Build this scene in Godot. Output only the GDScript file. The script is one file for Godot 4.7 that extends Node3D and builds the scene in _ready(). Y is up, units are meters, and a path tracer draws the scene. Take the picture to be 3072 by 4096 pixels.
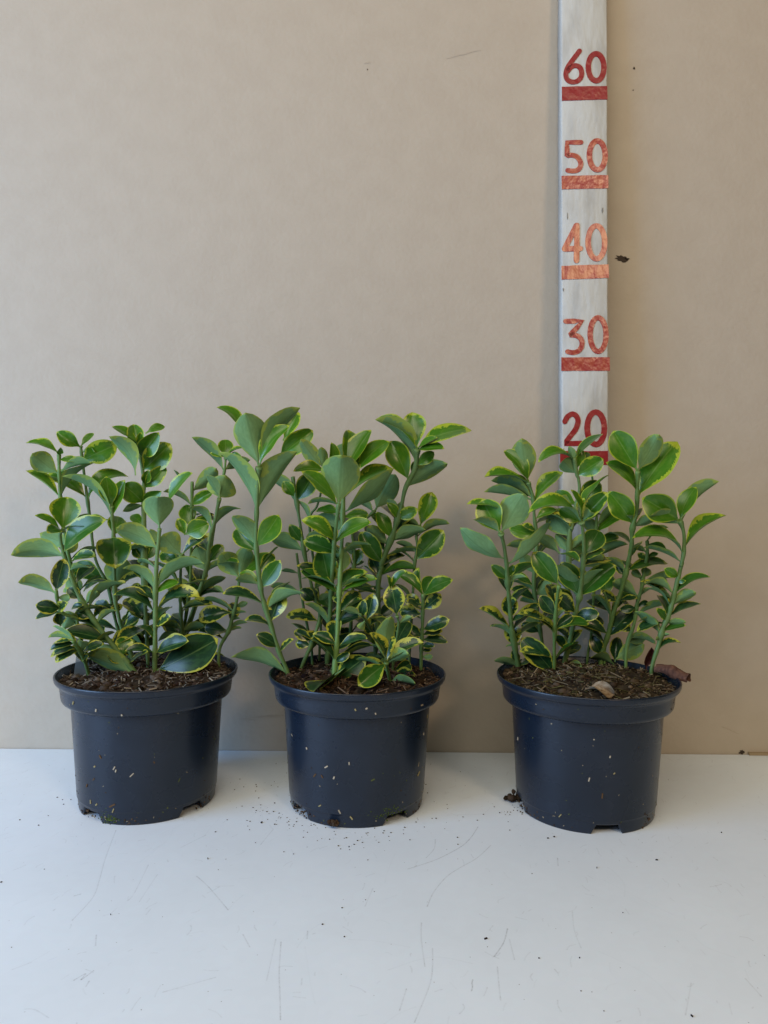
extends Node3D
# Three potted variegated shrubs on a white table before a beige wall, with a painted measuring board.

const SOIL_Y := 0.1195
const POT_AT := [Vector3(-0.2270, 0, -0.7328), Vector3(-0.02435, 0, -0.7306), Vector3(0.1948, 0, -0.7220)]
const WALL_Z := -0.868

# each shrub: stems [radius mm, path mm from the middle of the soil, leaves]; a leaf is base, reach, upper side, width, camber, tone, place on stem
const SHRUBS := [
	[
		[2, [4.8,-14,-3.8, 4.8,0,-3.8, 7.6,36.1,3.4, 9.1,53.2,7.6, 12,86.8,16.9, 15.9,115.6,25.6, 19,131.8,30.9, 21.1,143.9,35], [
			[21.1,143.9,35, 3.2,29.4,15, -0.27,0.46,-0.85, 31.1, 0.12, 0, 0.986],
			[17.7,125,28.7, -35.3,19.3,10, -0.11,0.29,-0.95, 21.6, 0.15, 0, 0.753],
			[6.5,21.1,0.4, -25.8,4.1,10, 0.27,0.9,0.34, 14.5, 0.11, 2, 0.096],
			[11.8,84,16.1, -27.6,22.3,10, 0.23,0.62,-0.75, 19.2, 0.18, 1, 0.479],
			[12,86.8,16.9, 48.5,24.5,10, -0.33,0.83,-0.45, 28.7, 0.12, 1, 0.493],
			[9.8,61.6,9.9, -36.9,18.5,10, 0.49,0.82,0.29, 22.1, 0.15, 2, 0.37],
			[9.8,61.6,9.9, 45.2,17.2,10, -0.4,0.82,0.41, 25.7, 0.18, 2, 0.37],
			[11.5,81.2,15.3, 22,11.2,0, -0.34,0.67,0.66, 12.8, 0.11, 0, 0.466],
			[8.7,48.9,6.5, 18,11.2,10, -0.63,0.46,0.62, 12.2, 0.04, 2, 0.288],
			[6.5,21.1,0.4, 36.7,15.3,15, -0.5,0.53,0.69, 22.1, 0.07, 2, 0.096],
			[5.1,3,-3.2, 62.7,33.3,5, -0.14,0.11,0.98, 36, 0.05, 2, 0.014],
			[10.8,72.8,13, -22.9,11.8,-10.2, 0.27,0.87,0.41, 14.7, 0.09, 2, 0.425],
			[7.4,33.1,2.8, -23.3,12.7,-14.8, 0.43,0.9,0.09, 16.5, 0.14, 1, 0.151],
			[12.7,91.6,18.3, 18.6,18,-19.1, -0.22,0.81,0.55, 15.8, 0.05, 2, 0.521],
			[14.6,106,22.7, -22.7,4.2,-17.5, 0.32,0.93,-0.19, 15.3, 0.07, 2, 0.603],
			[9,51.8,7.2, 9.9,12.3,-21.5, -0.36,0.87,0.33, 14.8, 0.09, 1, 0.315],
			[6,15,-0.8, 14.6,8,-20, -0.47,0.88,0.01, 13.8, 0.04, 2, 0.068],
		]],
		[1.9, [-8.4,-14,6.8, -8.4,0,6.8, -24.2,21.3,7.7, -34.4,34.3,8.5, -49.2,54.7,9.7, -63.1,79,11.2, -68.3,93.6,12.1, -73.4,108.9,13, -77.7,125.8,14.1, -78.9,136.3,14.7, -76.9,140.7,15], [
			[-77,140.4,15, 0.5,31.8,-10, 0.4,0.27,0.87, 30.7, 0.07, 0, 0.982],
			[-77.5,139.2,14.9, -20.6,15.6,10, 0.66,0.72,0.23, 14.4, 0.09, 0, 0.954],
			[-76.9,140.7,15, 29.8,4.3,10, -0.23,0.94,0.27, 16.5, 0.06, 0, 0.991],
			[-77,140.4,15, -2.7,-1.1,25, 0.55,0.83,0.09, 13.1, 0.11, 1, 0.982],
			[-75.9,118.8,13.6, 45.9,32.8,15, -0.52,0.37,0.77, 30.4, 0.13, 1, 0.725],
			[-74.9,114.5,13.4, -46.3,3,10, -0.16,0.43,-0.89, 24.7, 0.2, 1, 0.697],
			[-34.4,34.3,8.5, -36.5,12.2,15, 0.45,0.76,0.47, 21.5, 0.04, 2, 0.22],
			[-60.8,75,11, -12.8,10.4,0, 0.22,0.27,0.94, 12.1, 0.11, 2, 0.422],
			[-57.3,68.9,10.6, 16.2,14.8,10, -0.05,0.6,-0.8, 12.6, 0.07, 2, 0.394],
			[-55,64.8,10.3, 40,27,10, -0.53,0.84,-0.16, 25.6, 0.13, 2, 0.376],
			[-71.3,102.5,12.6, 25.9,4.1,15, 0.06,0.93,-0.36, 15.7, 0.06, 1, 0.615],
			[-46.8,51.3,9.5, 19.2,12.8,0, -0.46,0.68,-0.57, 12, 0.11, 2, 0.312],
			[-50.4,56.7,9.8, -16.5,5.9,0, 0.09,0.26,0.96, 11.2, 0.13, 2, 0.339],
			[-69.7,65.2,10.7, 13.2,4.9,5, -0.45,0.43,0.78, 7.8, 0.14, 2, 0.404],
			[-8.4,0,6.8, -41.5,26,20, -0.14,0.46,-0.88, 27.5, 0.06, 2, 0],
			[-18.9,14.2,7.4, -14.7,9.1,10, 0.68,0.46,0.58, 10.4, -0.15, 2, 0.073],
			[-22.9,19.5,7.6, -0.7,17.7,-10, 0.32,0.47,0.82, 16.9, 0.14, 1, 0.101],
			[-29.3,27.8,8.1, -17.4,-1.8,0, 0.02,-0.17,-0.99, 11.2, 0.05, 2, 0.165],
			[-17.6,12.4,7.3, 21.5,13.4,6.5, -0.57,0.76,0.31, 13.4, 0.04, 2, 0.064],
			[-40.6,42.8,9, -36.2,9.9,-3.4, 0.23,0.94,0.26, 19.3, 0.14, 2, 0.266],
			[-50.4,56.7,9.8, 7.3,5,-24.7, 0.12,0.97,0.23, 14.4, 0.07, 2, 0.339],
			[-59.6,73,10.8, -26.5,5.8,-19.5, 0.42,0.85,-0.32, 16.5, 0.06, 1, 0.413],
			[-30.2,28.9,8.1, 16.7,11.7,-33.5, 0.1,0.92,0.37, 19.8, 0.09, 2, 0.174],
			[-17.6,12.4,7.3, -25,13.3,-12.6, 0.26,0.88,0.4, 16, 0.12, 2, 0.064],
			[-66.5,88.7,11.8, 11.2,15.9,-19, 0.05,0.75,0.66, 14.7, 0.11, 2, 0.514],
		]],
		[1.6, [-45.5,-14,-34, -45.5,0,-34, -59.7,28.4,-33.2, -76.1,62.8,-31.8, -88,105.5,-30, -93.2,137.9,-28.6, -96.3,171.7,-27.1, -96.8,194.4,-26, -96.5,215.3,-25], [
			[-96.5,215.3,-25, -32.7,9.8,0, 0.26,0.87,0.43, 17.7, 0.1, 0, 0.988],
			[-96.8,194.4,-26, -20,19.7,15, -0.51,0.13,-0.85, 22.2, 0.12, 0, 0.847],
			[-96.3,171.7,-27.1, -34,25.8,0, 0.59,0.77,0.24, 22.2, 0.05, 0, 0.706],
			[-96.3,171.7,-27.1, 37.2,33.6,10, -0.66,0.75,-0.04, 26.6, 0.11, 0, 0.706],
			[-96.8,196.1,-25.9, 33.7,9.3,5, -0.17,0.87,-0.46, 18.4, 0.06, 0, 0.859],
			[-96.6,208.3,-25.3, 20.9,-2.1,0, 0.07,0.7,0.71, 10.9, 0.08, 0, 0.941],
			[-96.5,213.6,-25.1, 5.9,6.7,10, 0.25,-0.87,0.43, 7, 0.05, 0, 0.976],
			[-91.1,124.4,-29.2, -31.5,10.1,-10, 0.2,-0.3,-0.93, 19.7, 0.08, 0, 0.506],
			[-89.3,113.6,-29.7, -7.2,21.7,-15, -0.28,-0.61,-0.74, 21.8, 0.07, 1, 0.459],
			[-88,105.5,-30, 29.7,7.2,10, -0.37,0.75,0.56, 16.7, 0.1, 1, 0.424],
			[-79.1,73.5,-31.4, -16.2,15.4,-10, -0.01,-0.56,-0.83, 17.8, 0.13, 2, 0.318],
			[-84,91.3,-30.6, 5.9,5.3,0, 0.12,-0.14,0.98, 6.9, 0.14, 1, 0.376],
			[-94,146.3,-28.2, 23.5,6.4,-15.6, -0.21,0.97,0.09, 14.3, 0.06, 2, 0.6],
			[-59.7,28.4,-33.2, -12.2,7.1,-24.8, -0.05,0.95,0.3, 13.9, 0.08, 2, 0.141],
			[-88.4,108.2,-29.9, 25.6,10.4,-16.8, -0.45,0.88,-0.14, 16.6, 0.12, 1, 0.435],
			[-52.6,14.2,-33.6, 21.6,20.4,-26, 0.07,0.76,0.65, 20.8, 0.05, 2, 0.071],
			[-67.9,45.6,-32.5, 23,16.5,-12.3, -0.53,0.84,0.13, 16.8, 0.13, 2, 0.212],
			[-80.1,77,-31.2, 18.3,14.3,-12.6, -0.63,0.78,-0.04, 12.9, 0.04, 2, 0.329],
		]],
		[1.6, [-34,-14,-53.4, -34,0,-53.4, -46.8,31.8,-52.6, -51.8,51.2,-51.9, -58.3,81.9,-50.9, -70.1,108.1,-49.8, -75.3,152.6,-48, -79,186.4,-46.6, -82.3,216.4,-45.3, -82.6,223.3,-45], [
			[-82.5,222.2,-45.1, -20.7,14.8,10, 0.39,-0.07,0.92, 16.9, 0.11, 0, 0.969],
			[-82.6,223.3,-45, 9.1,14.1,-10, -0.11,0.62,0.78, 10.2, 0.04, 0, 0.99],
			[-81.5,208.9,-45.6, 37.4,16.1,5, -0.03,-0.23,0.97, 25, 0.13, 0, 0.835],
			[-82.3,217,-45.3, 17.6,-0.1,10, 0.35,0.7,-0.62, 10.5, 0.13, 1, 0.876],
			[-77.2,169.5,-47.3, -42.7,23.9,0, 0.39,0.7,0.6, 25.4, 0.13, 0, 0.68],
			[-76.9,166.7,-47.4, 38.3,26.2,-10, -0.24,0.63,0.74, 24.7, 0.3, 0, 0.67],
			[-55.5,148.4,-48.3, -35.2,-6.8,-10, -0.32,0.71,0.63, 19.4, 0.05, 0, 0.598],
			[-59.3,84.1,-50.8, -35,18,-5, 0.11,0.46,0.88, 20.6, 0.09, 1, 0.381],
			[-82.7,73.9,-50.8, 19.2,13.3,0, -0.38,0.55,0.74, 12.1, 0.13, 1, 0.381],
			[-47.2,33.4,-52.5, -35.4,4.3,0, 0.11,0.95,0.28, 18.6, 0.07, 2, 0.134],
			[-52.3,53.7,-51.8, -19.5,7.8,0, 0.1,0.25,0.96, 15.1, 0.1, 2, 0.258],
			[-47.2,33.4,-52.5, 13.1,16.8,-17.1, -0.46,0.78,0.41, 15, 0.05, 2, 0.134],
			[-56.2,71.7,-51.2, 17.8,19.9,-10.5, -0.49,0.71,0.51, 15, 0.12, 2, 0.33],
		]],
		[1.7, [-28.9,-14,-45.9, -28.9,0,-45.9, -39,35.9,-40, -42,53.8,-36.4, -43.6,71.5,-32.6, -40,133,-18, -39.4,152.4,-12.9, -38.8,163.2,-10], [
			[-38.8,163.2,-10, -3.5,29.1,5, 0.36,-0.12,0.93, 18.1, 0.05, 0, 0.986],
			[-39.4,152.4,-12.9, 12.5,36.5,0, -0.42,0.14,0.9, 20, 0.04, 0, 0.822],
			[-39.4,152.4,-12.9, -40.2,39.4,20, 0.53,0.75,-0.41, 31.1, 0.14, 0, 0.822],
			[-40,133,-18, 11.2,-29,26, 0.2,0.7,0.69, 37, 0.15, 1, 0.658],
			[-40,133,-18, -2.4,19.3,-20, 0.37,0.69,0.62, 19.6, 0.07, 0, 0.658],
			[-15.8,193.5,-10, -21.8,36.9,10, 0.33,0.42,-0.84, 22.9, 0.2, 0, 0.986],
			[-43.3,76.6,-31.4, 4,34.3,-10, -0.34,-0.23,-0.91, 29.7, 0.11, 1, 0.507],
			[-39,35.9,-40, 30.1,22.6,10, -0.58,0.48,0.66, 20.3, 0.06, 2, 0.164],
			[-42,53.8,-36.4, -2.2,10.3,0, 0.34,0.07,0.94, 11.9, 0.07, 2, 0.329],
			[-24.2,74.2,-32.9, 18.7,10.4,0, -0.33,0.59,0.73, 11.2, 0.05, 2, 0.479],
			[-31.4,9,-44.4, -13.1,14.8,0, 0.27,0.24,0.93, 16, 0.12, 2, 0.041],
			[-37.3,29.9,-40.9, -2.6,13.2,-34.2, 0.06,0.93,0.35, 19.3, 0.1, 1, 0.137],
			[-40.2,43.4,-38.5, 27.8,20.3,-13.5, -0.34,0.8,0.49, 18.7, 0.07, 1, 0.233],
			[-42.9,64.1,-34.2, -12.1,13.2,-24.7, 0.55,0.82,0.17, 15.6, 0.11, 2, 0.425],
			[-33.1,15,-43.4, -31.2,9.5,4.3, 0.3,0.95,0.07, 16.9, 0.05, 1, 0.068],
			[-41.2,112.5,-22.8, 33,9.8,1.7, -0.29,0.95,0.11, 16.8, 0.07, 2, 0.603],
			[-33.1,15,-43.4, 30.2,23.4,-3.5, -0.61,0.75,-0.25, 18.8, 0.1, 2, 0.068],
			[-43,81.7,-30.1, 27.2,11.7,-1.2, -0.32,0.8,0.5, 16.3, 0.06, 2, 0.521],
			[-43,81.7,-30.1, -27.4,3.3,2.6, 0.13,0.99,0.07, 14.1, 0.11, 2, 0.521],
		]],
		[1.7, [-8,-14,-24.4, -8,0,-24.4, -8.9,22.9,-24.7, -9.9,43.1,-25.1, -11.8,81.1,-26, -13.3,163.9,-28.2, -13.5,189.2,-28.9, -17.1,211.1,-29.6, -18,224.6,-30], [
			[-17.2,213.4,-29.7, -10.3,32.2,-10, 0.21,0.35,0.91, 19.7, 0.06, 0, 0.871],
			[-18,224.6,-30, -27.4,17.9,0, 0.5,0.76,0.41, 17, 0.06, 0, 0.988],
			[-17.2,212.3,-29.6, 23.1,23.6,15, -0.06,-0.49,0.87, 22.3, 0.13, 0, 0.859],
			[-12.1,235.6,-30, 16.5,8.1,-10, 0.21,0.56,0.8, 10.9, 0.08, 0, 0.988],
			[-18,223.5,-30, 4.8,13,10, 0.01,-0.61,0.79, 8.9, 0.09, 0, 0.976],
			[-15,198.4,-29.2, 28.4,27.3,0, 0.16,-0.17,0.97, 29.4, 0.08, 0, 0.765],
			[-13.5,185,-28.8, 7.7,14.1,10, 0.06,-0.6,0.8, 10.7, 0.11, 0, 0.682],
			[-13.4,180.8,-28.7, 21.9,22.1,0, 0.16,-0.15,0.98, 17.6, 0.14, 0, 0.659],
			[-13.3,166,-28.3, -15.9,18.7,15, 0.52,-0.22,0.83, 23.3, 0.13, 0, 0.576],
			[-13.3,166,-28.3, 22.1,12.4,15, -0.34,-0.41,0.85, 16.5, 0.07, 0, 0.576],
			[-13.3,163.9,-28.2, -17.7,-5.8,10, -0.53,0.62,-0.58, 11, 0.05, 0, 0.565],
			[-12.9,143.2,-27.7, -15.8,10.6,-10, -0.06,0.63,0.77, 11.1, 0.09, 0, 0.529],
			[1.3,126.9,-27.3, -10.7,12.9,-10, 0.06,-0.58,-0.81, 12.8, 0.09, 1, 0.506],
			[-10.2,49.5,-25.3, -13.9,13.2,-10, -0.05,0.57,0.82, 17.7, 0.12, 2, 0.306],
			[-11.9,88,-26.2, -9,14.9,-10, 0.07,0.59,0.81, 14.7, 0.07, 1, 0.435],
			[1.6,88,-26.2, 7.3,9.2,-10, 0.53,0.4,0.75, 9.8, 0.09, 1, 0.435],
			[-12.3,108.7,-26.8, -4.7,17.6,-5, 0.25,0.32,0.91, 13.7, 0.1, 1, 0.471],
			[-12.3,108.7,-26.8, -11.5,12.8,0, 0.21,0.19,0.96, 11.7, 0.05, 1, 0.471],
			[-12.3,108.7,-26.8, 8.9,14.3,-5, 0.32,0.13,0.94, 11.8, 0.07, 1, 0.471],
			[-12.3,108.7,-26.8, -5.7,-0.2,5, 0.65,0.11,0.75, 5.8, 0.07, 1, 0.471],
			[-10.2,49.5,-25.3, 16.8,7.5,-10, 0.42,0.22,0.88, 14.7, 0.1, 2, 0.306],
			[-10,46.3,-25.2, -0.4,8.8,-10, 0.35,0.71,0.61, 11.8, 0.1, 2, 0.294],
			[-11.8,81.1,-26, -17.7,-1.4,-10, -0.46,0.47,0.75, 10.6, 0.06, 2, 0.424],
			[-8.9,22.9,-24.7, -18.5,9.8,-10, -0.18,0.52,0.84, 13.7, 0.11, 2, 0.141],
			[-8.9,22.9,-24.7, 4.6,5.7,-10, 0.6,0.54,0.59, 10.8, 0.12, 2, 0.141],
			[-11.2,68.5,-25.7, 6.1,13.3,-27.2, -0.03,0.9,0.43, 16.9, 0.08, 2, 0.376],
			[-8.6,15.2,-24.6, -26.4,22.8,-7, 0.67,0.71,-0.22, 19.2, 0.04, 2, 0.094],
			[-10,46.3,-25.2, -26.3,21.9,-14, 0.28,0.73,0.62, 19.7, 0.05, 2, 0.294],
			[-11.9,88,-26.2, -20.9,19.2,-16.2, 0.5,0.81,0.31, 18.3, 0.1, 2, 0.435],
			[-12.6,122.5,-27.1, -23.9,16.7,-15.9, 0.39,0.86,0.32, 19.1, 0.12, 2, 0.494],
			[-12.3,108.7,-26.8, 7.3,17.4,-29.2, 0.27,0.8,0.54, 17.5, 0.12, 1, 0.471],
			[-9.2,29.6,-24.9, 10.1,11.9,-24.2, -0.28,0.9,0.32, 15.7, 0.06, 2, 0.188],
		]],
		[1.7, [13.6,-14,-67, 13.6,0,-67, 17.5,32,-63.8, 23.5,66.5,-59.4, 26.6,90.8,-55.9, 27.9,114.8,-52.3, 29.6,146.6,-47.2, 30.8,164,-44.2, 32.1,188,-40], [
			[29.3,141.3,-48, -8.2,23.2,-10, 0.13,0.43,0.89, 18.2, 0.06, 0, 0.682],
			[29.2,138.6,-48.4, 15.8,12.2,-5, 0.04,0.33,0.94, 10.7, 0.11, 0, 0.671],
			[30.8,164,-44.2, -27.8,13.6,5, 0.32,0.82,-0.47, 16.3, 0.09, 0, 0.847],
			[19.7,186.2,-40.4, -9.2,13.9,-10, 0.84,0.54,-0.02, 10.1, 0.05, 0, 0.976],
			[31.5,178,-41.8, 24.7,24,0, -0.12,0.12,-0.99, 18.9, 0.13, 1, 0.929],
			[30.8,164,-44.2, 22.6,14,5, -0.3,0.14,0.94, 14.1, 0.12, 0, 0.847],
			[24,70.6,-58.8, -26.1,12.3,-10, 0.18,-0.37,-0.91, 25.6, 0.05, 2, 0.306],
			[15.2,13.3,-65.7, 12.2,9.3,-10, 0.43,0.33,0.84, 14.5, 0.1, 2, 0.059],
			[15.6,16,-65.4, -23.1,25.4,-18.9, 0.13,0.67,0.73, 22.3, 0.14, 2, 0.071],
			[29.5,143.9,-47.6, 16.9,8.5,-26.7, -0.41,0.91,0.03, 15.8, 0.1, 2, 0.694],
			[21,52.1,-61.2, -26.6,24,-15.6, 0.61,0.78,0.16, 20.7, 0.13, 2, 0.224],
			[26.1,86.7,-56.5, -25.8,24.5,-14.6, 0.63,0.76,0.15, 21.4, 0.11, 1, 0.4],
			[27.6,108.8,-53.2, 15.4,16.6,-15, -0.73,0.69,0.01, 15.4, 0.14, 2, 0.529],
			[23.8,68.5,-59.1, 12.8,19.3,-22, 0.09,0.72,0.69, 15.9, 0.08, 1, 0.294],
		]],
		[1.9, [11.2,-14,-69.1, 11.2,4,-69.1, 19.5,30.6,-61.5, 28.5,51.5,-53.6, 36.5,70.3,-45.8, 44.7,90.5,-36.8, 50.7,106.7,-29.1, 53.3,122.7,-21.5, 58.6,140,-12.6, 63.5,152.7,-5.7, 69.4,171.7,5], [
			[69.4,171.7,5, 3.9,22.8,-10, -0.28,-0.34,-0.9, 33.9, 0.08, 0, 0.991],
			[69.4,171.7,5, -12.5,22.5,0, 0.5,0.28,-0.82, 13.4, 0.12, 0, 0.991],
			[58.6,140,-12.6, -21.4,22.4,10, 0.4,0.66,-0.64, 16.9, 0.2, 0, 0.771],
			[59,141,-12, 28.7,20.8,5, -0.48,0.77,-0.43, 18.6, 0.2, 0, 0.78],
			[31.8,-4.8,-69.1, 28.6,7.4,0, -0.04,0.16,0.99, 18.6, 0.08, 2, 0],
			[37.2,72,-45.1, 28,18.6,0, -0.44,0.66,-0.61, 17.5, 0.07, 1, 0.339],
			[35.9,68.7,-46.5, 25.6,6,0, -0.21,0.87,0.44, 13.7, 0.14, 2, 0.321],
			[46.7,95.9,-34.2, 22.8,9.7,10, -0.12,0.84,-0.53, 13.9, 0.1, 1, 0.477],
			[47.2,97.3,-33.6, -11.1,24.4,-10, -0.1,-0.42,-0.9, 22.8, 0.05, 1, 0.486],
			[50.7,106.7,-29.1, 14.1,17.6,-5, 0.23,0.09,0.97, 14.7, 0.1, 1, 0.55],
			[20.2,32.4,-60.9, 31.1,6.5,-9.9, -0.28,0.91,-0.29, 16.4, 0.09, 2, 0.119],
			[15.3,17.3,-65.3, -14.7,15.2,-24.1, 0.51,0.83,0.21, 18.3, 0.09, 1, 0.055],
			[33.9,64,-48.4, 14.8,14.9,-17.8, -0.38,0.84,0.39, 13.4, 0.08, 2, 0.294],
			[52.5,117.4,-24, -15.4,10.5,-34.5, -0.33,0.85,0.41, 22.5, 0.09, 2, 0.624],
			[40.6,80.4,-41.3, -10.1,15.9,-28.4, 0.41,0.85,0.33, 18.1, 0.08, 2, 0.385],
		]],
		[1.7, [60.1,-14,-39.4, 60.1,16.5,-39.4, 70.8,36.7,-31.3, 76.5,52.6,-23.7, 81.3,66.4,-16.4, 85.6,83.6,-6.8, 87.6,95.1,0], [
			[70.7,78.8,-10.8, -10.4,6.6,0, 0.12,0.19,-0.97, 6.4, 0.08, 1, 0.705],
			[87.6,95.1,0, -15,25.2,10, -0.36,0.15,-0.92, 21.5, 0.14, 1, 0.984],
			[87.6,95.1,0, 8.6,30.4,0, -0.14,0.04,-0.99, 20.4, 0.08, 1, 0.984],
			[87.6,95.1,0, 32,22.6,-10, -0.29,0.7,0.66, 21, 0.04, 0, 0.984],
			[64.8,107.1,0, 24.7,3.6,10, -0.21,0.96,0.18, 14, 0.07, 1, 0.984],
			[78.5,58.3,-20.6, -34.9,-6.4,0, -0.08,0.44,0.9, 18.5, 0.14, 2, 0.475],
			[71.3,38,-30.7, -24.2,3.7,0, 0.03,0.21,0.98, 14.7, 0.09, 2, 0.213],
			[77.7,56,-21.8, 13,2.5,0, -0.16,0.83,-0.53, 6.9, 0.06, 2, 0.443],
			[75.6,49.9,-24.9, 8.3,2.1,0, -0.16,0.65,-0.74, 4.4, 0.11, 2, 0.361],
			[72.2,40.7,-29.4, 18.4,5.9,0, -0.25,0.77,-0.58, 10, 0.07, 2, 0.246],
			[70.8,36.7,-31.3, 13.6,4.4,0, -0.24,0.74,-0.62, 7.4, 0.09, 2, 0.197],
			[70.8,36.7,-31.3, -7.7,-1.8,0, -0.16,0.69,-0.7, 4.1, 0.09, 2, 0.197],
			[80.5,64.1,-17.6, 12.2,4.7,0, -0.02,0.06,-1, 6.8, 0.06, 1, 0.557],
			[78.9,59.5,-20, -32.6,10.3,-11.5, 0.37,0.89,-0.26, 18.4, 0.05, 2, 0.492],
			[74.1,46,-26.8, -0.1,18.5,-19.5, 0.42,0.66,0.62, 14.8, 0.05, 2, 0.311],
			[66.3,28.3,-34.7, -26.1,9.3,3.6, 0.36,0.85,0.38, 14.7, 0.08, 2, 0.115],
		]],
		[1.7, [-56,-14,5, -56,0,5, -54.5,13,15.1, -53.1,29.6,32.6, -52.5,43.2,50], [
			[-52.6,42.1,48.5, -23,3.3,0, 0.12,0.8,-0.59, 12.1, 0.1, 2, 0.946],
			[-52.7,38.7,44.2, -21.1,-4.6,5, -0,0.74,0.67, 11.5, 0.12, 2, 0.865],
			[-52.9,34.1,38.4, -22.8,-7.5,5, -0.11,0.77,0.63, 12.7, 0.14, 2, 0.757],
			[-53,30.7,34, -18.2,-8.9,10, 0.08,0.66,0.74, 11.7, 0.14, 2, 0.676],
			[-53.1,29.6,32.6, 6.7,11.5,10, -0.05,0.67,-0.74, 11.6, 0.06, 2, 0.649],
			[-53.3,26.8,29.7, 21,9.4,0, -0.31,0.69,0.65, 12, 0.09, 2, 0.595],
			[-53.9,19.9,22.4, 8.6,5,10, -0.79,0.3,0.53, 7.3, 0.07, 2, 0.459],
			[-52.5,43.2,50, -18.7,-4,0, -0.2,0.92,0.34, 9.9, 0.07, 2, 0.973],
			[-53.7,22.6,25.3, 21,18.7,-25.2, -0.5,0.84,0.21, 20.9, 0.07, 2, 0.514],
			[-52.9,33,36.9, -25.8,19.7,-5.7, 0.62,0.72,-0.32, 16.5, 0.06, 1, 0.73],
			[-54.6,11.9,14.3, -15.8,17.6,-13.2, 0.41,0.75,0.51, 15.1, 0.05, 2, 0.297],
		]],
		[1.5, [-62.1,-14,-8.4, -62.1,0,-8.4, -63.1,48.6,12.4, -62.8,57.4,17, -71.8,63.5,25, -74,72.2,30.7, -71.9,87.6,40], [
			[-72.1,86.3,39.2, 7.3,29.8,0, 0.35,-0.09,0.93, 17.8, 0.08, 2, 0.967],
			[-72.6,82.5,36.9, -30.6,12.7,10, -0.14,0.38,-0.91, 18, 0.2, 1, 0.918],
			[-72.9,79.9,35.4, 11.8,-0.6,0, -0.01,-0.16,-0.99, 8.1, 0.09, 2, 0.885],
			[-73.1,68.6,28.3, -16.3,5.4,15, 0.69,0.06,0.72, 15.2, 0.13, 2, 0.705],
			[-73.1,68.6,28.3, 13.7,8,15, -0.66,-0.22,0.72, 11.3, 0.09, 2, 0.705],
			[-72.1,64.9,25.9, -22.9,-5.4,5, -0.06,0.8,0.59, 12.5, 0.09, 2, 0.623],
			[-74.7,51.3,23.6, -2.3,12.7,0, 0.4,0.07,0.91, 13.7, 0.05, 2, 0.557],
			[-78,44,12.4, 14.6,19.9,10, -0.02,0.46,-0.89, 17.5, 0.08, 2, 0.197],
			[-63.1,48.6,12.4, -27.3,6.1,-13.6, 0.28,0.95,-0.13, 17.2, 0.1, 1, 0.197],
			[-62.4,16.2,-1.5, -23.7,15.1,-26.5, 0.59,0.81,-0.06, 21.1, 0.07, 2, 0.066],
			[-66.5,60,20.3, 21.7,4,-22.8, -0.15,0.99,0.03, 17.9, 0.09, 2, 0.475],
			[-62.7,32.4,5.4, 9.3,17.1,-18.8, -0.35,0.77,0.53, 13.7, 0.1, 2, 0.131],
		]],
		[1.6, [15.8,-14,-68.8, 15.8,0.5,-68.8, 19,29.6,-53.2, 21.9,54.4,-35.8, 25.1,73.7,-20.6, 30.9,97,-0.5, 34.8,110.5,12.1, 37.5,118.5,20], [
			[24.9,167.5,20, 25.4,28,10, -0.65,0.34,0.68, 20.3, 0.09, 0, 0.986],
			[37.5,118.5,20, -14.5,20.3,10, -0.43,0.14,-0.89, 23.7, 0.06, 1, 0.986],
			[37.5,118.5,20, 24.5,17.6,0, -0.41,0.58,0.7, 15.7, 0.08, 2, 0.986],
			[41.5,138.4,20, 21.4,9.7,0, 0.02,-0.05,1, 20.2, 0.13, 0, 0.986],
			[40.7,137.6,20, -7.1,15.4,0, 0.23,0.11,0.97, 11, 0.07, 0, 0.986],
			[22.2,56,-34.5, 33.6,9.1,5, -0.29,0.87,0.4, 18.3, 0.1, 2, 0.342],
			[19.5,33.7,-50.3, 23,5.4,0, -0.07,0.31,-0.95, 12.3, 0.08, 2, 0.192],
			[19,29.6,-53.2, -22.8,8.6,0, 0.23,0.61,-0.76, 12.7, 0.3, 2, 0.164],
			[18.5,24.7,-55.8, -22.1,4.2,0, 0.13,0.7,-0.71, 11.7, 0.04, 2, 0.137],
			[19,29.6,-53.2, -25.4,-7.3,0, -0.23,0.81,-0.54, 13.7, 0.07, 2, 0.164],
			[34.8,110.5,12.1, -20.9,9.9,-5, -0.1,0.28,0.96, 15.8, 0.09, 1, 0.822],
			[34.2,108.3,10, 18.4,3.8,0, -0.16,0.76,0.63, 9.8, 0.08, 1, 0.795],
			[22.7,59.2,-32, 25.6,5.2,2.1, -0.14,0.87,-0.47, 13.8, 0.1, 1, 0.37],
			[20.7,44,-43, -10,5.5,-29.5, -0.39,0.87,0.29, 16.1, 0.06, 1, 0.26],
			[28,85.4,-10.5, -27.7,24.3,2.2, 0.64,0.74,-0.2, 20.3, 0.09, 1, 0.575],
			[24.8,72.1,-21.9, -1.9,7.9,-29.2, -0.01,0.96,0.26, 14.9, 0.06, 2, 0.479],
			[18.7,27.1,-54.5, 34.3,11.6,-13.2, -0.15,0.9,0.4, 21.3, 0.13, 1, 0.151],
			[28,85.4,-10.5, 26.6,4.7,-6.3, -0.17,0.98,0.01, 14.8, 0.04, 2, 0.575],
		]],
		[1.3, [17.4,-14,-69.3, 17.4,17.5,-69.3, 42.4,94.7,-61.4, 54.9,164,-52.3, 63.2,198.7,-47.2, 65,213.3,-45], [
			[63.2,198.7,-47.2, -30.8,34.4,10, 0.48,0.61,-0.63, 24.6, 0.1, 1, 0.735],
			[65,213.3,-45, -3,18.7,-10, 0.15,0.49,0.86, 16.6, 0.05, 0, 0.98],
			[65,213.3,-45, -15.9,4.2,0, 0.15,0.57,0.81, 8.6, 0.05, 0, 0.98],
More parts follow.
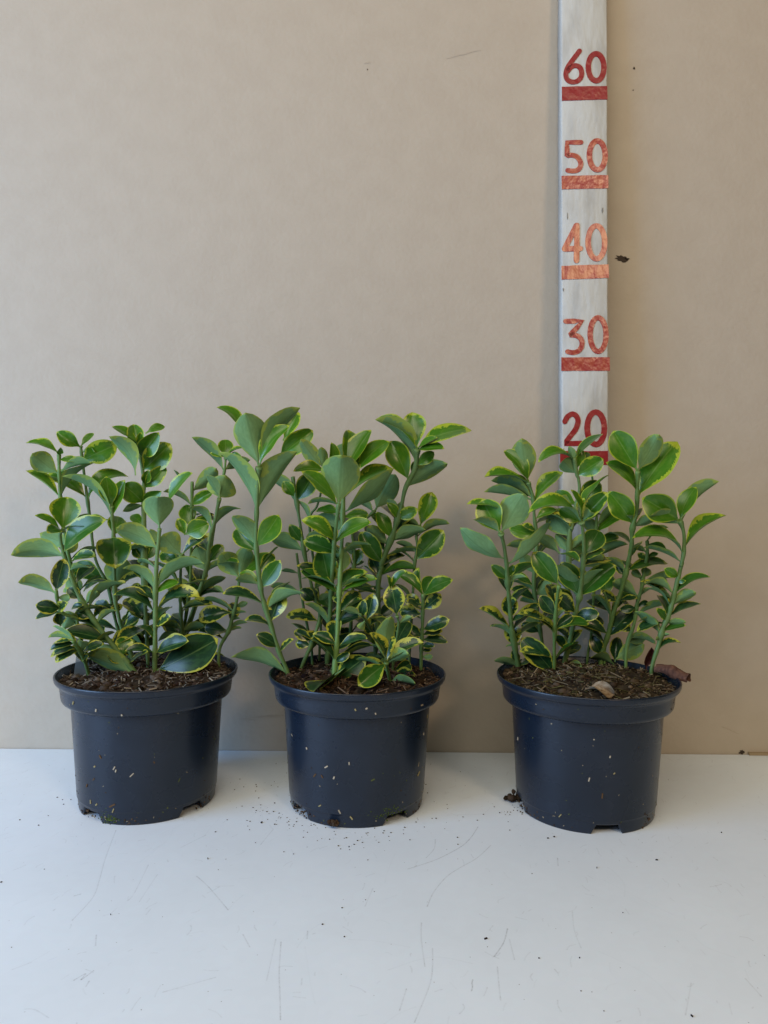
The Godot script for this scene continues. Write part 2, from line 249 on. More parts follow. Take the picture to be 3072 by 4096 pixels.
			[65,213.3,-45, 17.3,-0.1,5, -0.21,0.63,0.74, 9.4, 0.07, 0, 0.98],
			[65,213.3,-45, 18.9,9.6,0, -0.42,0.82,0.4, 11, 0.14, 0, 0.98],
			[63.4,200,-47, 25.3,11.3,-5, -0.39,0.54,-0.75, 14.6, 0.14, 0, 0.755],
			[36.2,75.4,-63.3, -21.9,12.2,-20.5, 0.12,0.9,0.41, 17.5, 0.09, 2, 0.184],
			[51.7,146.7,-54.5, -23.5,6,-21.5, 0.13,0.98,0.14, 16.1, 0.14, 2, 0.429],
			[44.5,106.3,-59.8, -23.3,7.7,-14.1, 0.38,0.91,-0.13, 16, 0.04, 1, 0.286],
		]],
	],
	[
		[2, [-68.3,-14,-10.1, -68.3,0,-10.1, -77,23.6,-6.3, -82.9,45.5,-1.8, -90,72.9,4.5, -92.6,87.6,8.1, -94.4,111.9,14.3, -95.2,131.9,19.6, -93.4,158.9,27.2, -91.6,179.8,33.4, -89.3,201.1,40], [
			[-103.4,232.9,40, -26.4,22.9,-10, 0.43,0.73,0.53, 18.9, 0.11, 0, 0.991],
			[-89.3,201.1,40, -10.6,47.9,10, -0.19,0.16,-0.97, 32.1, 0.08, 0, 0.991],
			[-89.3,201.1,40, 36.5,54.3,-5, -0.78,0.49,-0.4, 34.1, 0.08, 1, 0.991],
			[-89.3,201.1,40, 27.7,37.8,0, -0.52,0.38,0.77, 24.4, 0.09, 0, 0.991],
			[-86.1,220.8,40, 1.7,21.3,-15, 0.86,0.25,0.45, 13.6, 0.11, 0, 0.991],
			[-93.2,160.6,27.7, 38,54.8,10, -0.61,0.53,-0.58, 35, 0.08, 0, 0.78],
			[-93.4,158.9,27.2, -31.6,55.3,15, 0.64,0.52,-0.57, 34, 0.11, 0, 0.771],
			[-95,126.9,18.3, -18.3,29.7,20, 0.08,0.59,-0.8, 20.9, 0.11, 0, 0.633],
			[-95,126.9,18.3, 21.6,30.4,5, 0,-0.16,0.99, 20.5, 0.06, 0, 0.633],
			[-94.8,121.9,17, -21.3,21.6,-10, -0.08,0.35,0.93, 19.8, 0.07, 1, 0.606],
			[-92.8,89.7,8.6, -20.5,7.5,15, -0.32,0.6,-0.73, 13.8, 0.1, 1, 0.45],
			[-92.9,91.7,9.2, -20.2,8.8,-5, 0.17,0.75,0.63, 11.8, 0.11, 0, 0.459],
			[-92.4,86.4,7.8, 19.2,27.9,5, -0.23,-0.01,0.97, 17.8, 0.07, 1, 0.431],
			[-89.4,70.6,4, -38.3,11.2,10, 0.34,0.88,0.33, 21.4, 0.08, 2, 0.321],
			[-88.2,66,3, 38.1,17.7,15, -0.17,0.82,-0.55, 23.2, 0.08, 2, 0.303],
			[-84.6,52.3,-0.2, 10,30.6,-5, 0.13,0.12,0.98, 21.3, 0.11, 2, 0.248],
			[-83.4,47.7,-1.3, -25.3,7.3,5, 0.32,0.89,0.33, 13.9, 0.14, 2, 0.229],
			[-78,27.2,-5.5, -19.1,14.5,10, 0.58,0.22,0.78, 13.5, 0.08, 2, 0.128],
			[-76.2,21.6,-6.6, 14.3,14.4,5, -0.71,0.55,0.45, 10.9, 0.09, 2, 0.101],
			[-68.3,0,-10.1, -53.2,19.6,15, 0.06,0.71,-0.7, 30.5, 0.12, 2, 0],
			[-93.8,103.8,12.2, 12.9,15,-10, 0.34,0.31,0.89, 13.7, 0.07, 1, 0.514],
			[-88.2,66,3, 21.3,24.4,-15.4, -0.68,0.71,0.18, 18.3, 0.08, 1, 0.303],
			[-93.8,103.8,12.2, 16.5,21.8,-13.6, -0.75,0.65,0.14, 15, 0.04, 2, 0.514],
		]],
		[2, [-32.1,-14,-39.3, -32.1,0,-39.3, -29.2,42.6,-24.3, -26.6,78,-7.9, -22.9,120.4,14.9, -21.2,136.7,24.6, -16.5,168.3,45], [
			[-16.9,165.7,43.3, -33,31.4,5, 0.62,0.57,0.54, 23.9, 0.08, 0, 0.967],
			[-21.6,132.6,22.2, -29.8,20.1,10, 0.54,0.45,0.71, 19.4, 0.15, 0, 0.738],
			[-16.5,168.3,45, 3.4,43.4,15, -0.04,0.33,-0.94, 39.5, 0.14, 1, 0.984],
			[-21.9,129.9,20.5, 34.6,21.3,10, -0.54,0.6,0.59, 21.8, 0.1, 0, 0.705],
			[-31.1,14.2,-34.3, -26.9,22.4,10, 0.67,0.63,0.4, 18.9, 0.14, 2, 0.066],
			[-26,85.1,-4.1, -9,40.4,5, 0.12,-0.1,0.99, 25.9, 0.06, 1, 0.426],
			[-26.6,78,-7.9, -32.5,29.8,10, 0.68,0.61,0.41, 23.5, 0.09, 2, 0.393],
			[-26.6,78,-7.9, 36.1,24.4,10, -0.58,0.69,0.44, 23.3, 0.11, 1, 0.393],
			[-28.9,45.6,-22.9, -24.3,23.4,10, 0.48,0.72,-0.51, 18.3, 0.09, 2, 0.213],
			[-28.9,45.6,-22.9, 30.4,11.6,10, -0.45,0.59,0.67, 17.7, 0.09, 2, 0.213],
			[-28.3,54.4,-18.8, 14.2,8.2,5, -0.56,0.65,0.51, 8.9, 0.12, 2, 0.262],
			[-31.8,3.5,-38.1, 0.2,0.5,98.1, 0.82,-0.58,0, 36, 0.06, 2, 0.016],
			[-25.4,92.2,-0.3, -14.1,16.8,-24.3, 0.58,0.79,0.21, 16.3, 0.12, 2, 0.459],
			[-27.7,63.3,-14.7, -11.3,9.6,-25.6, -0.34,0.82,0.46, 16.7, 0.07, 1, 0.311],
			[-23.8,109.8,9.2, 27.1,14.6,-20.1, -0.43,0.9,0.07, 18.1, 0.13, 2, 0.541],
			[-29.6,35.5,-26.8, -3.5,14.2,-29.5, 0.08,0.9,0.42, 18, 0.11, 2, 0.164],
			[-22.6,123.1,16.5, -13.1,25.6,-21.6, 0.47,0.7,0.54, 18.9, 0.09, 2, 0.623],
			[-31.1,14.2,-34.3, -24.6,18.1,3.3, 0.58,0.81,-0.09, 15.8, 0.08, 1, 0.066],
			[-31.1,14.2,-34.3, 27.3,18.8,-11, -0.29,0.76,0.57, 20.2, 0.06, 2, 0.066],
			[-28.7,48.5,-21.6, 26.2,3.7,-11.1, -0.11,0.99,0.08, 13.9, 0.1, 2, 0.23],
		]],
		[1.9, [-22,-14,11.2, -22,0,11.2, -19.5,33.2,10.5, -18.2,64.7,9.5, -17.6,84.4,8.9, -16.4,112,8, -15.4,135.6,7.1, -14.8,159.3,6.2, -14.2,191.9,5], [
			[-31.4,198.4,5, -29.2,-0.6,15, 0.31,0.71,0.64, 17.1, 0.11, 0, 0.988],
			[-36.6,204.4,5, -19.6,24.7,-5, 0.06,-0.15,-0.99, 17.1, 0.09, 0, 0.988],
			[-33.9,199.2,5, -1.9,22.3,0, -0.08,-0.01,-1, 13, 0.13, 0, 0.988],
			[-28.8,199.3,5, 2.8,26.3,5, 0.66,-0.21,0.72, 14, 0.13, 0, 0.988],
			[-14.7,164.7,6, -33.6,2.5,0, 0.07,0.98,-0.2, 17.5, 0.11, 0, 0.871],
			[-14.9,157.3,6.3, -26.5,2.9,-10, -0.11,0.83,0.54, 14.8, 0.07, 0, 0.835],
			[-15.2,143.5,6.8, -25.2,12.3,-10, 0.27,-0.21,-0.94, 20.1, 0.13, 0, 0.753],
			[-16.1,119.9,7.7, -36.1,12.3,0, 0.16,0.45,0.88, 19.9, 0.08, 1, 0.612],
			[-14.2,191.9,5, 0.4,34.3,-5, -0.06,-0.14,-0.99, 29.3, 0.07, 0, 0.988],
			[-14.2,191.9,5, 3.6,47.3,-15, 0.66,0.18,0.73, 25.9, 0.05, 0, 0.988],
			[-14.2,191.9,5, 25.6,47.1,-10, -0.54,0.44,0.72, 28.3, 0.06, 0, 0.988],
			[-14.3,186.5,5.2, 14.7,28.1,-5, -0.08,0.22,0.97, 16.7, 0.1, 1, 0.965],
			[-14.8,159.3,6.2, 48,42.5,10, -0.53,0.71,-0.46, 33.7, -0.1, 0, 0.847],
			[-14.5,172.9,5.7, 47.1,29,-10, -0.39,0.8,0.46, 29.2, 0.07, 0, 0.906],
			[-2.1,197.6,5, 30.6,30.4,-5, -0.4,0.53,0.75, 22.6, 0.11, 0, 0.988],
			[-14.9,155.3,6.4, 24.3,2.1,-5, 0.2,0.05,0.98, 13, 0.1, 0, 0.824],
			[-19.5,33.2,10.5, -22.9,10.9,0, 0.27,0.56,0.78, 13.2, 0.07, 2, 0.141],
			[-17.7,81.1,9, -37.6,22.2,-5, 0.42,0.8,0.43, 22.9, 0.04, 1, 0.4],
			[-16.9,100.5,8.3, -0.7,24.6,-5, -0.05,-0.2,-0.98, 21.1, 0.07, 1, 0.506],
			[-22,0,11.2, -14.5,4,60.1, -0.34,0.93,-0.14, 32.2, 0.04, 2, 0],
			[-22,0,11.2, 30,22.5,0, -0.1,0.13,0.99, 23.6, 0.04, 2, 0],
			[-20.8,16.6,10.8, 13.9,10.7,5, -0.31,-0.04,0.95, 10, 0.14, 2, 0.071],
			[-19.7,30.4,10.5, 29.7,11.3,10, -0.44,0.81,0.39, 17.3, 0.06, 2, 0.129],
			[-17.6,82.8,8.9, 36,13.8,0, -0.32,0.83,0.45, 20.1, 0.04, 0, 0.412],
			[-18.2,64.7,9.5, 20.7,16.2,-10, 0.22,0.29,0.93, 20.2, 0.11, 2, 0.282],
			[-16,121.8,7.6, 28.3,7.1,2.1, -0.21,0.93,-0.31, 14.8, 0.13, 2, 0.624],
			[-18,69.6,9.4, 3.4,14,-27.6, -0.56,0.77,0.32, 15.9, 0.13, 2, 0.318],
			[-20.8,16.6,10.8, -23.3,24,4.5, 0.71,0.63,0.32, 17.1, 0.13, 2, 0.071],
			[-19.7,30.4,10.5, -2.2,22.6,-23.5, -0.24,0.69,0.68, 18.2, 0.12, 2, 0.129],
			[-17.5,86.7,8.8, 27.4,9.7,3.4, -0.32,0.94,-0.12, 15.5, 0.08, 2, 0.435],
			[-17.5,86.7,8.8, -36.8,9.3,-0.5, 0.24,0.96,-0.16, 19.8, 0.12, 2, 0.435],
			[-18.7,51.6,9.9, 24,24.8,-3.3, -0.69,0.7,0.19, 19.7, 0.13, 1, 0.224],
			[-16,121.8,7.6, -31.4,4.3,-3.7, 0.17,0.91,-0.37, 18.3, 0.13, 1, 0.624],
			[-16.9,100.5,8.3, -2.3,15,-21.9, 0.38,0.78,0.49, 14.1, 0.11, 2, 0.506],
			[-15.3,141.5,6.9, -6,15.4,-34.8, 0.56,0.79,0.25, 21.5, 0.1, 2, 0.741],
			[-20.8,16.6,10.8, 35.1,16,-3.4, -0.41,0.91,0.08, 19.4, 0.07, 2, 0.071],
		]],
		[2.2, [16.6,-14,-69.9, 16.6,10,-69.9, 19,44.6,-63.2, 18.9,71.7,-56.5, 19.6,91.3,-51.1, 22.1,101,-48.2, 22.8,108,-46.1, 31.5,130.6,-38.6, 37.2,148.8,-32.4, 41.8,165.6,-26.5, 45.4,183.2,-20.1, 54.5,203.2,-11.9, 55.8,221,-5], [
			[54.9,207.7,-10.2, -39.6,40.3,15, 0.46,0.67,-0.58, 30.4, 0.15, 0, 0.925],
			[55.8,221,-5, -39.8,28.9,-5, 0.43,0.7,0.57, 25.7, 0.13, 0, 0.992],
			[55.8,221,-5, -5,36.3,-10, -0.09,0.25,0.96, 25.4, 0.05, 0, 0.992],
			[55.8,221,-5, 52.4,18.3,0, -0.26,0.75,0.6, 28.9, 0.13, 0, 0.992],
			[55.8,221,-5, 18.8,10.3,10, -0.61,0.61,0.51, 12.3, 0.07, 0, 0.992],
			[55.7,219.5,-5.6, 25.1,0.9,15, -0.36,0.75,0.56, 15.2, 0.1, 0, 0.985],
			[54.6,204.7,-11.3, 17.8,13.9,0, 0,-0,1, 12.2, 0.14, 0, 0.91],
			[48.5,189.9,-17.4, -18.9,39.3,0, -0.03,-0.01,1, 25.7, 0.13, 0, 0.842],
			[45.4,183.2,-20.1, 40,23.9,15, -0.11,0.65,-0.75, 25.5, 0.1, 1, 0.812],
			[50.7,194.9,-15.3, 8.2,15.6,-10, 0.21,0.45,0.87, 11.2, 0.07, 1, 0.865],
			[38,151.6,-31.4, -10.8,16.9,5, 0.56,0.12,0.82, 10.7, 0.14, 0, 0.647],
			[39.1,155.8,-29.9, 1.9,13.6,-5, -0.02,-0.34,-0.94, 11.4, 0.08, 1, 0.669],
			[38.4,153,-30.9, 19.3,10,10, -0.39,-0.15,0.91, 14.7, 0.05, 0, 0.654],
			[39.1,155.8,-29.9, -11.9,16.4,-5, 0.65,0.26,-0.71, 10.9, 0.07, 0, 0.669],
			[32,132.1,-38.1, -15.1,27.1,0, 0.35,0.2,0.92, 16.1, 0.09, 0, 0.549],
			[30.8,128.7,-39.3, 35.3,13.1,10, -0.03,0.66,-0.75, 20.3, 0.05, 1, 0.534],
			[31.5,130.6,-38.6, 33.1,12.7,-10, -0.19,0.86,0.47, 19.2, 0.07, 1, 0.541],
			[22.7,106.8,-46.5, -22,31.8,5, 0.12,-0.07,0.99, 22, 0.12, 1, 0.436],
			[29.3,124.9,-40.5, -21.6,19.5,5, 0.01,0.25,-0.97, 15.4, 0.07, 1, 0.519],
			[32.9,135.1,-37.1, -21.6,20.8,-10, 0.21,0.59,0.78, 16.4, 0.08, 0, 0.564],
			[25,113.6,-44.3, 43.2,2.9,0, -0.06,0.96,-0.29, 22.5, 0.1, 2, 0.474],
			[20,92.9,-50.6, 38.7,8.3,10, -0.28,0.89,0.35, 21.2, 0.07, 1, 0.286],
			[22.8,108,-46.1, -23.7,9.2,0, 0.32,0.83,-0.45, 13.2, 0.07, 1, 0.451],
			[19.6,91.3,-51.1, -8.9,21.3,-10, 0.04,0.44,0.9, 13.1, 0.1, 2, 0.271],
			[19.6,89.7,-51.5, 10.3,16.1,-10, 0,0.53,0.85, 11.2, 0.09, 1, 0.263],
			[18.9,73.3,-56, -27.6,6.8,0, 0.18,0.74,0.64, 14.8, 0.12, 2, 0.188],
			[19,46.9,-62.7, 15.6,12.9,-5, 0.1,0.25,0.96, 14.1, 0.06, 2, 0.098],
			[19,53.7,-61, -12.2,10.4,0, 0.08,0.1,0.99, 14, 0.06, 2, 0.12],
			[18,30.2,-66, -13,7.7,-5, -0.18,0.3,0.94, 15.1, 0.07, 2, 0.053],
			[17.4,21.5,-67.7, 12.2,10.1,-5, 0.14,0.3,0.94, 14.2, 0.07, 1, 0.03],
			[32.5,133.6,-37.6, 21.6,25.7,-19.9, -0.16,0.68,0.71, 19.3, 0.13, 2, 0.556],
			[19.3,83.1,-53.3, -15.2,17.9,-14, 0.73,0.68,0.08, 15.1, 0.09, 2, 0.233],
			[22.2,102.2,-47.9, 24.2,11.2,-10.6, -0.21,0.87,0.44, 15.8, 0.08, 2, 0.376],
			[26.4,117.4,-43, -20.8,27.3,-19.3, 0.34,0.7,0.62, 19.8, 0.04, 2, 0.489],
			[37.2,148.8,-32.4, -16.6,15.2,-27.5, 0.21,0.9,0.37, 19.4, 0.14, 2, 0.632],
			[18.9,62.7,-58.7, 22.9,6.4,-16.9, -0.27,0.96,-0, 16.8, 0.1, 2, 0.15],
			[19,46.9,-62.7, -11.8,4.5,-27.1, -0.21,0.95,0.25, 15.3, 0.09, 2, 0.098],
			[17.6,24.4,-67.1, 35.7,12.5,-9.4, -0.33,0.95,0.02, 22.6, 0.05, 2, 0.038],
		]],
		[1.7, [-57.8,-14,-24.2, -57.8,0,-24.2, -48.1,24,-25.1, -41.7,42.2,-26, -39.3,52.1,-26.5, -40.3,62.8,-27.1, -47.1,83.4,-28.2, -54.9,116.4,-30.2, -59.2,143.8,-31.8, -63.1,166.5,-33.3, -67.6,193.7,-35], [
			[-77.3,229.8,-35, 14.6,29.6,-10, -0.03,0.33,0.94, 18, 0.07, 0, 0.991],
			[-81.7,212.6,-35, 33.9,27.9,0, 0.08,-0.09,0.99, 24.3, 0.13, 0, 0.991],
			[-63.1,166.5,-33.3, -36.4,27.8,0, 0.49,0.64,-0.6, 23.8, 0.12, 0, 0.881],
			[-64.2,173.3,-33.7, -12.7,15.8,0, 0.07,0.06,1, 12.6, 0.09, 0, 0.908],
			[-63.5,168.7,-33.4, 17.4,29.6,0, 0.08,-0.05,1, 24.2, 0.08, 1, 0.89],
			[-63.9,171,-33.5, 12.6,-19,0, 0.66,0.43,-0.62, 11.8, 0.08, 1, 0.899],
			[-56.7,127.8,-30.9, -13.3,18.2,0, 0.1,0.07,0.99, 12.6, 0.06, 1, 0.706],
			[-55.3,118.7,-30.3, -33.8,14,5, 0.03,0.4,-0.91, 19.2, 0.11, 1, 0.67],
			[-56.4,125.5,-30.7, 19,13.1,0, -0.16,0.23,-0.96, 12, 0.14, 1, 0.697],
			[-42.5,69.7,-27.5, -15.7,12.1,0, 0.1,0.13,0.99, 14.4, 0.13, 2, 0.477],
			[-41.4,66.2,-27.3, 11,9.9,0, 0.04,-0.04,-1, 11.5, 0.08, 2, 0.459],
			[-40.1,48.8,-26.4, -32.1,5.6,5, 0.23,0.78,0.58, 17.1, 0.14, 2, 0.294],
			[-46,30.1,-25.4, -18.4,9.6,0, 0.1,0.19,0.98, 11.5, 0.08, 2, 0.147],
			[-47.6,25.5,-25.2, -16,1.5,-5, -0.27,0.25,0.93, 11.5, 0.07, 2, 0.119],
			[-46.5,28.6,-25.4, -22.2,16.8,-12.6, 0.58,0.81,0.05, 17.6, 0.05, 1, 0.138],
			[-52.2,14,-24.7, 19.7,16.2,-13.2, -0.61,0.79,0.06, 16.1, 0.08, 2, 0.064],
			[-46,80,-28, 23.1,12.9,-29.6, -0,0.92,0.4, 21.1, 0.08, 1, 0.532],
			[-41.1,44.7,-26.1, 22.5,21,-23.4, -0.36,0.84,0.41, 20.1, 0.13, 2, 0.248],
			[-40.8,64.5,-27.2, -14.9,15.7,-17.7, 0.14,0.79,0.59, 15.6, 0.12, 2, 0.45],
			[-54.9,116.4,-30.2, 29,19.3,-15.1, -0.58,0.81,-0.08, 19.5, 0.06, 2, 0.661],
		]],
		[1.5, [-49,-14,-52.3, -49,11.5,-52.3, -53.8,42.5,-47.2, -56.9,60.1,-43.6, -59.4,82,-38.7, -61.1,101,-34.1, -62.8,117.2,-30], [
			[-60.7,96.2,-35.3, -18.1,2.8,0, 0.13,0.82,-0.56, 9.5, 0.05, 1, 0.738],
			[-58.4,72.9,-40.7, -32,9.4,0, 0.22,0.74,-0.64, 17.4, 0.08, 2, 0.508],
		]],
		[1.3, [-41.8,-14,-58.4, -41.8,8.5,-58.4, -41,53.9,-56.9, -52.2,142.9,-52.8, -44.8,163.5,-51.6, -41.1,175.6,-51, -38.3,193.2,-50], [
			[-51.3,135.5,-53.1, 31.4,13.9,-20, -0.49,0.86,-0.17, 20.8, 0.11, 2, 0.377],
			[-42,61.3,-56.6, 29.9,12.4,-17, -0.19,0.92,0.34, 18.5, 0.12, 2, 0.213],
			[-41.5,23.6,-57.9, 26,11.2,-9.1, -0.45,0.85,-0.25, 16.6, 0.06, 1, 0.066],
			[-46.6,98.4,-54.8, 22.6,10.1,-12.6, -0.19,0.9,0.38, 15.4, 0.07, 2, 0.295],
		]],
		[1.5, [51.8,-14,-49.1, 51.8,13,-49.1, 53.9,56.3,-46.8, 54.9,82.1,-45, 56.3,107.8,-43.1, 58.5,123.6,-41.9, 57.5,135.6,-40.9, 61.2,145.7,-40], [
			[60.9,144.8,-40.1, 11.9,34.7,0, -0.06,0.02,1, 21.9, 0.1, 0, 0.973],
			[56.6,110.4,-42.9, 28.6,30.3,0, -0.07,0.06,1, 28.9, 0.05, 1, 0.521],
			[57.7,133.6,-41, 33.3,14,0, -0.32,0.77,-0.55, 18.8, 0.13, 0, 0.795],
			[57.8,118.3,-42.3, -21.2,9.6,0, 0.32,0.72,-0.62, 12.1, 0.08, 1, 0.603],
			[60.9,144.8,-40.1, -18.6,7.1,0, 0.22,0.57,-0.79, 10.4, 0.05, 0, 0.973],
			[52.5,27.4,-48.4, 22,13.7,6.1, -0.46,0.85,-0.24, 14.5, 0.13, 2, 0.055],
			[52.5,27.4,-48.4, -29.5,9.1,-11.5, 0.34,0.93,-0.12, 16.4, 0.08, 2, 0.055],
			[54.3,67,-46.1, -18.9,17.1,-10, 0.65,0.76,0.06, 15.8, 0.08, 1, 0.233],
			[56.3,107.8,-43.1, -20,11.9,-17.2, 0.56,0.82,-0.08, 16.4, 0.06, 2, 0.493],
		]],
		[1.7, [63.1,-14,-33.7, 63.1,8,-33.7, 63.1,25.7,-29.3, 63.5,43.5,-23.7, 63.4,63.7,-16.4, 63.5,80.1,-10], [
			[63.5,77.4,-11.1, -25,21.1,0, 0.45,0.53,0.72, 17, 0.12, 1, 0.939],
			[63.5,78.7,-10.5, -4.4,26.2,-10, -0.76,0.11,0.64, 14.8, 0.09, 1, 0.959],
			[63.5,78.7,-10.5, 10.1,17.1,-5, 0.02,0.27,0.96, 17.8, 0.1, 1, 0.959],
			[63.5,77.4,-11.1, 28,17.8,10, -0.57,0.57,0.58, 18, 0.13, 1, 0.939],
			[63.4,70.5,-13.7, 24.7,25.3,-10, -0.43,0.66,0.62, 19.1, 0.05, 1, 0.837],
			[63.4,63.7,-16.4, 17.4,16.4,5, -0.25,-0.03,0.97, 15, 0.08, 2, 0.735],
			[63.4,62,-17, -16.7,11.5,10, 0.66,0.67,0.33, 11.8, 0.06, 2, 0.714],
			[63.4,67.8,-14.8, -18.8,7.6,-5, -0.18,0.2,0.96, 14.2, 0.05, 2, 0.796],
			[63.5,42,-24.1, 26.3,12.4,10, -0.5,0.46,0.74, 16, 0.06, 2, 0.469],
			[63.4,58.6,-18.2, -22.6,2.2,-10, -0.38,0.2,0.9, 14.3, 0.1, 2, 0.673],
			[63.4,36.1,-26, 20.2,5.6,5, -0.34,0.61,0.71, 11.2, 0.1, 2, 0.388],
			[63.3,31.6,-27.4, 25.5,-1.4,5, -0.08,0.77,0.63, 13.5, 0.08, 2, 0.327],
			[63.2,27.2,-28.8, -23,4.3,0, 0.03,0.18,0.98, 12.5, 0.07, 2, 0.265],
			[63.1,24.2,-29.7, 12.7,2.7,10, -0.59,0.55,0.6, 8.5, 0.1, 2, 0.224],
			[63.1,19.8,-30.8, 10.5,1.5,0, -0.03,0.21,0.98, 5.8, 0.11, 2, 0.163],
			[63.3,34.6,-26.5, -15.8,10.7,0, 0.07,0.11,0.99, 12.4, 0.1, 2, 0.367],
			[63.1,13.9,-32.2, 11.2,0.7,5, 0.41,-0.21,-0.89, 6.7, 0.13, 2, 0.082],
			[63.1,22.8,-30, -21.7,16.3,-12.3, 0.42,0.83,0.36, 15, 0.13, 2, 0.204],
			[63.4,53.6,-20, -27.2,5.3,-12.7, 0.26,0.95,-0.17, 16.8, 0.06, 2, 0.612],
		]],
		[1.7, [31,-14,15.8, 31,0,15.8, 29.3,12,26.6, 27.4,24,40], [
			[27.4,24,40, 4.3,42.2,0, -0.47,0.05,-0.88, 22.1, 0.14, 2, 0.96],
			[27.4,24,40, -15,28.7,10, 0.86,0.3,0.42, 17.6, 0.12, 2, 0.96],
			[27.7,22,37.8, 19.6,14,20, 0.41,0.51,-0.76, 16.3, 0.06, 1, 0.88],
			[27.4,24,40, 33.8,19.5,5, -0.49,0.73,0.47, 20.4, 0.08, 2, 0.96],
			[27.4,24,40, 6.9,22.1,-10, -0.43,0.48,0.77, 13.1, 0.07, 2, 0.96],
			[27.6,23,38.9, -25,-16,20, 0.35,0.47,0.81, 20.7, 0.04, 1, 0.92],
			[27.6,23,38.9, -6,3.3,10, -0.46,0.72,-0.52, 6.3, 0.13, 2, 0.92],
			[31,0,15.8, 23.4,4,21.1, 0.44,0.65,-0.61, 16.5, 0.04, 2, 0],
			[29.4,11,25.7, -31.2,7.6,-15.2, 0.28,0.96,-0.09, 18.4, 0.12, 2, 0.44],
		]],
		[1.3, [34,-14,-10.2, 34,0,-10.2, 35,18.7,-3.3, 37.8,41,7.6, 39.1,55.1,15.2, 37.4,63.3,20], [
			[37.4,63.3,20, -5.7,30,0, 0.01,0,1, 20.6, 0.13, 2, 0.98],
			[31.8,87,20, -4.4,15.3,5, 0.88,0.1,0.47, 8.7, 0.07, 1, 0.98],
			[31.8,87,20, 14.4,19.3,5, -0.76,0.45,0.47, 12.8, 0.12, 1, 0.98],
			[39.1,55.1,15.2, 12.3,7.2,5, 0.16,0.36,-0.92, 7.8, 0.08, 2, 0.735],
			[34,0,-10.2, 22.4,4,15.7, -0.58,0.19,0.79, 16.7, 0.06, 2, 0],
			[34.2,3.1,-9.1, 17.5,6.4,-10, 0.35,0.39,0.85, 15.1, 0.09, 2, 0.041],
			[38.3,45.7,10.1, -24.8,10.2,-24.9, 0.15,0.96,0.24, 19.6, 0.06, 1, 0.571],
			[34.7,14,-5, -23.1,13.3,-12.9, 0.54,0.84,-0.1, 15, 0.13, 2, 0.184],
			[36.4,29.8,2.1, 13.5,22.2,-19.7, -0.15,0.71,0.69, 17.9, 0.06, 2, 0.367],
		]],
		[1.2, [24.6,-14,-67.2, 24.6,4.5,-67.2, 17.7,27.5,-39.7, 13.3,41.6,-18.4, 8.4,55.5,5.5, 3.4,65,25], [
			[3.4,65,25, -14.9,6.1,10, -0.28,0.57,-0.77, 9.9, 0.05, 2, 0.98],
			[8.4,55.5,5.5, 6.1,27.1,0, -0.02,0,1, 16.5, 0.05, 2, 0.735],
			[4.6,62.6,20.1, 2.6,17.5,10, -0.43,-0.4,0.81, 10.6, 0.1, 2, 0.918],
			[7.6,57.1,8.7, -5.1,-6.4,10, -0.39,-0.68,-0.63, 9.1, 0.13, 2, 0.776],
			[24.6,4.5,-67.2, -18.4,2.5,0, 0.02,0.13,-0.99, 9.6, 0.04, 2, 0],
			[14.7,36.9,-25.5, -21.8,10.9,-25.5, 0.23,0.95,0.21, 20.4, 0.11, 2, 0.408],
			[10.8,48.5,-6.5, 15.4,4.6,-26.2, 0.18,0.95,0.27, 15.2, 0.12, 2, 0.612],
			[17.7,27.5,-39.7, 25,13.5,-16.7, -0.35,0.91,0.22, 17.3, 0.1, 2, 0.245],
			[21.7,14.1,-55.7, -30.6,16,-17.1, 0.36,0.91,0.21, 22, 0.13, 1, 0.102],
		]],
		[1.5, [-10.6,-14,-70.8, -10.6,14,-70.8, -7.6,75.2,-61, -6.2,101.8,-55.6, -5.4,114.9,-52.8, -7.1,127.1,-50, -6.1,139.8,-47.1, 15.4,160.2,-40], [
			[15.4,160.2,-40, 20.5,36.8,0, 0,-0,-1, 26.5, 0.12, 0, 0.986],
			[13.6,158.5,-40.6, -18.3,12.4,-5, 0.48,0.39,-0.78, 11.8, 0.11, 0, 0.973],
			[-6.2,101.8,-55.6, 5,18.1,0, 0.01,-0,1, 12.9, 0.04, 0, 0.329],
			[-5.5,112.7,-53.3, -8.5,14.1,0, -0.07,-0.04,-1, 9.9, 0.1, 1, 0.466],
			[-6.2,101.8,-55.6, 10.3,5.2,0, -0.23,0.44,-0.87, 6, 0.09, 1, 0.329],
			[-10.1,24.2,-69.2, -9.3,10.3,0, 0.12,0.11,0.99, 13.1, 0.07, 2, 0.027],
			[-10.6,14,-70.8, 13.1,7.2,0, -0.08,0.14,0.99, 13.2, 0.04, 2, 0],
			[-9.9,29.3,-68.4, 23,16.7,3.9, -0.59,0.8,0.05, 16.6, 0.1, 1, 0.041],
			[-6.2,121,-51.4, 5.5,15.2,-28.7, 0.09,0.87,0.48, 16, 0.11, 2, 0.575],
			[-6.1,138.7,-47.4, -21.8,16,-14.4, 0.44,0.85,0.29, 14.9, 0.05, 2, 0.808],
			[-8.8,49.7,-65.1, 6.9,12.1,-28.1, -0.04,0.92,0.39, 17.7, 0.1, 2, 0.096],
			[-7,86.3,-58.8, 7,11.5,-29.5, -0.25,0.92,0.3, 16.6, 0.13, 2, 0.233],
			[-7.8,70.1,-61.8, 32.8,8.3,4.3, -0.18,0.91,-0.36, 19, 0.09, 1, 0.151],
			[-6.2,101.8,-55.6, -32.1,20.2,-3.9, 0.46,0.81,0.37, 21.6, 0.1, 2, 0.329],
		]],
	],
	[
		[1.9, [-58.2,-14,-42.2, -58.2,4.5,-42.2, -67.4,42.1,-25.1, -71,60.2,-14.7, -74.8,79.7,-2.5, -77.9,95.2,7.9, -81.6,115.3,22.5, -81.8,115.8,22.8, -86.4,132.6,36, -90.5,143.3,45], [
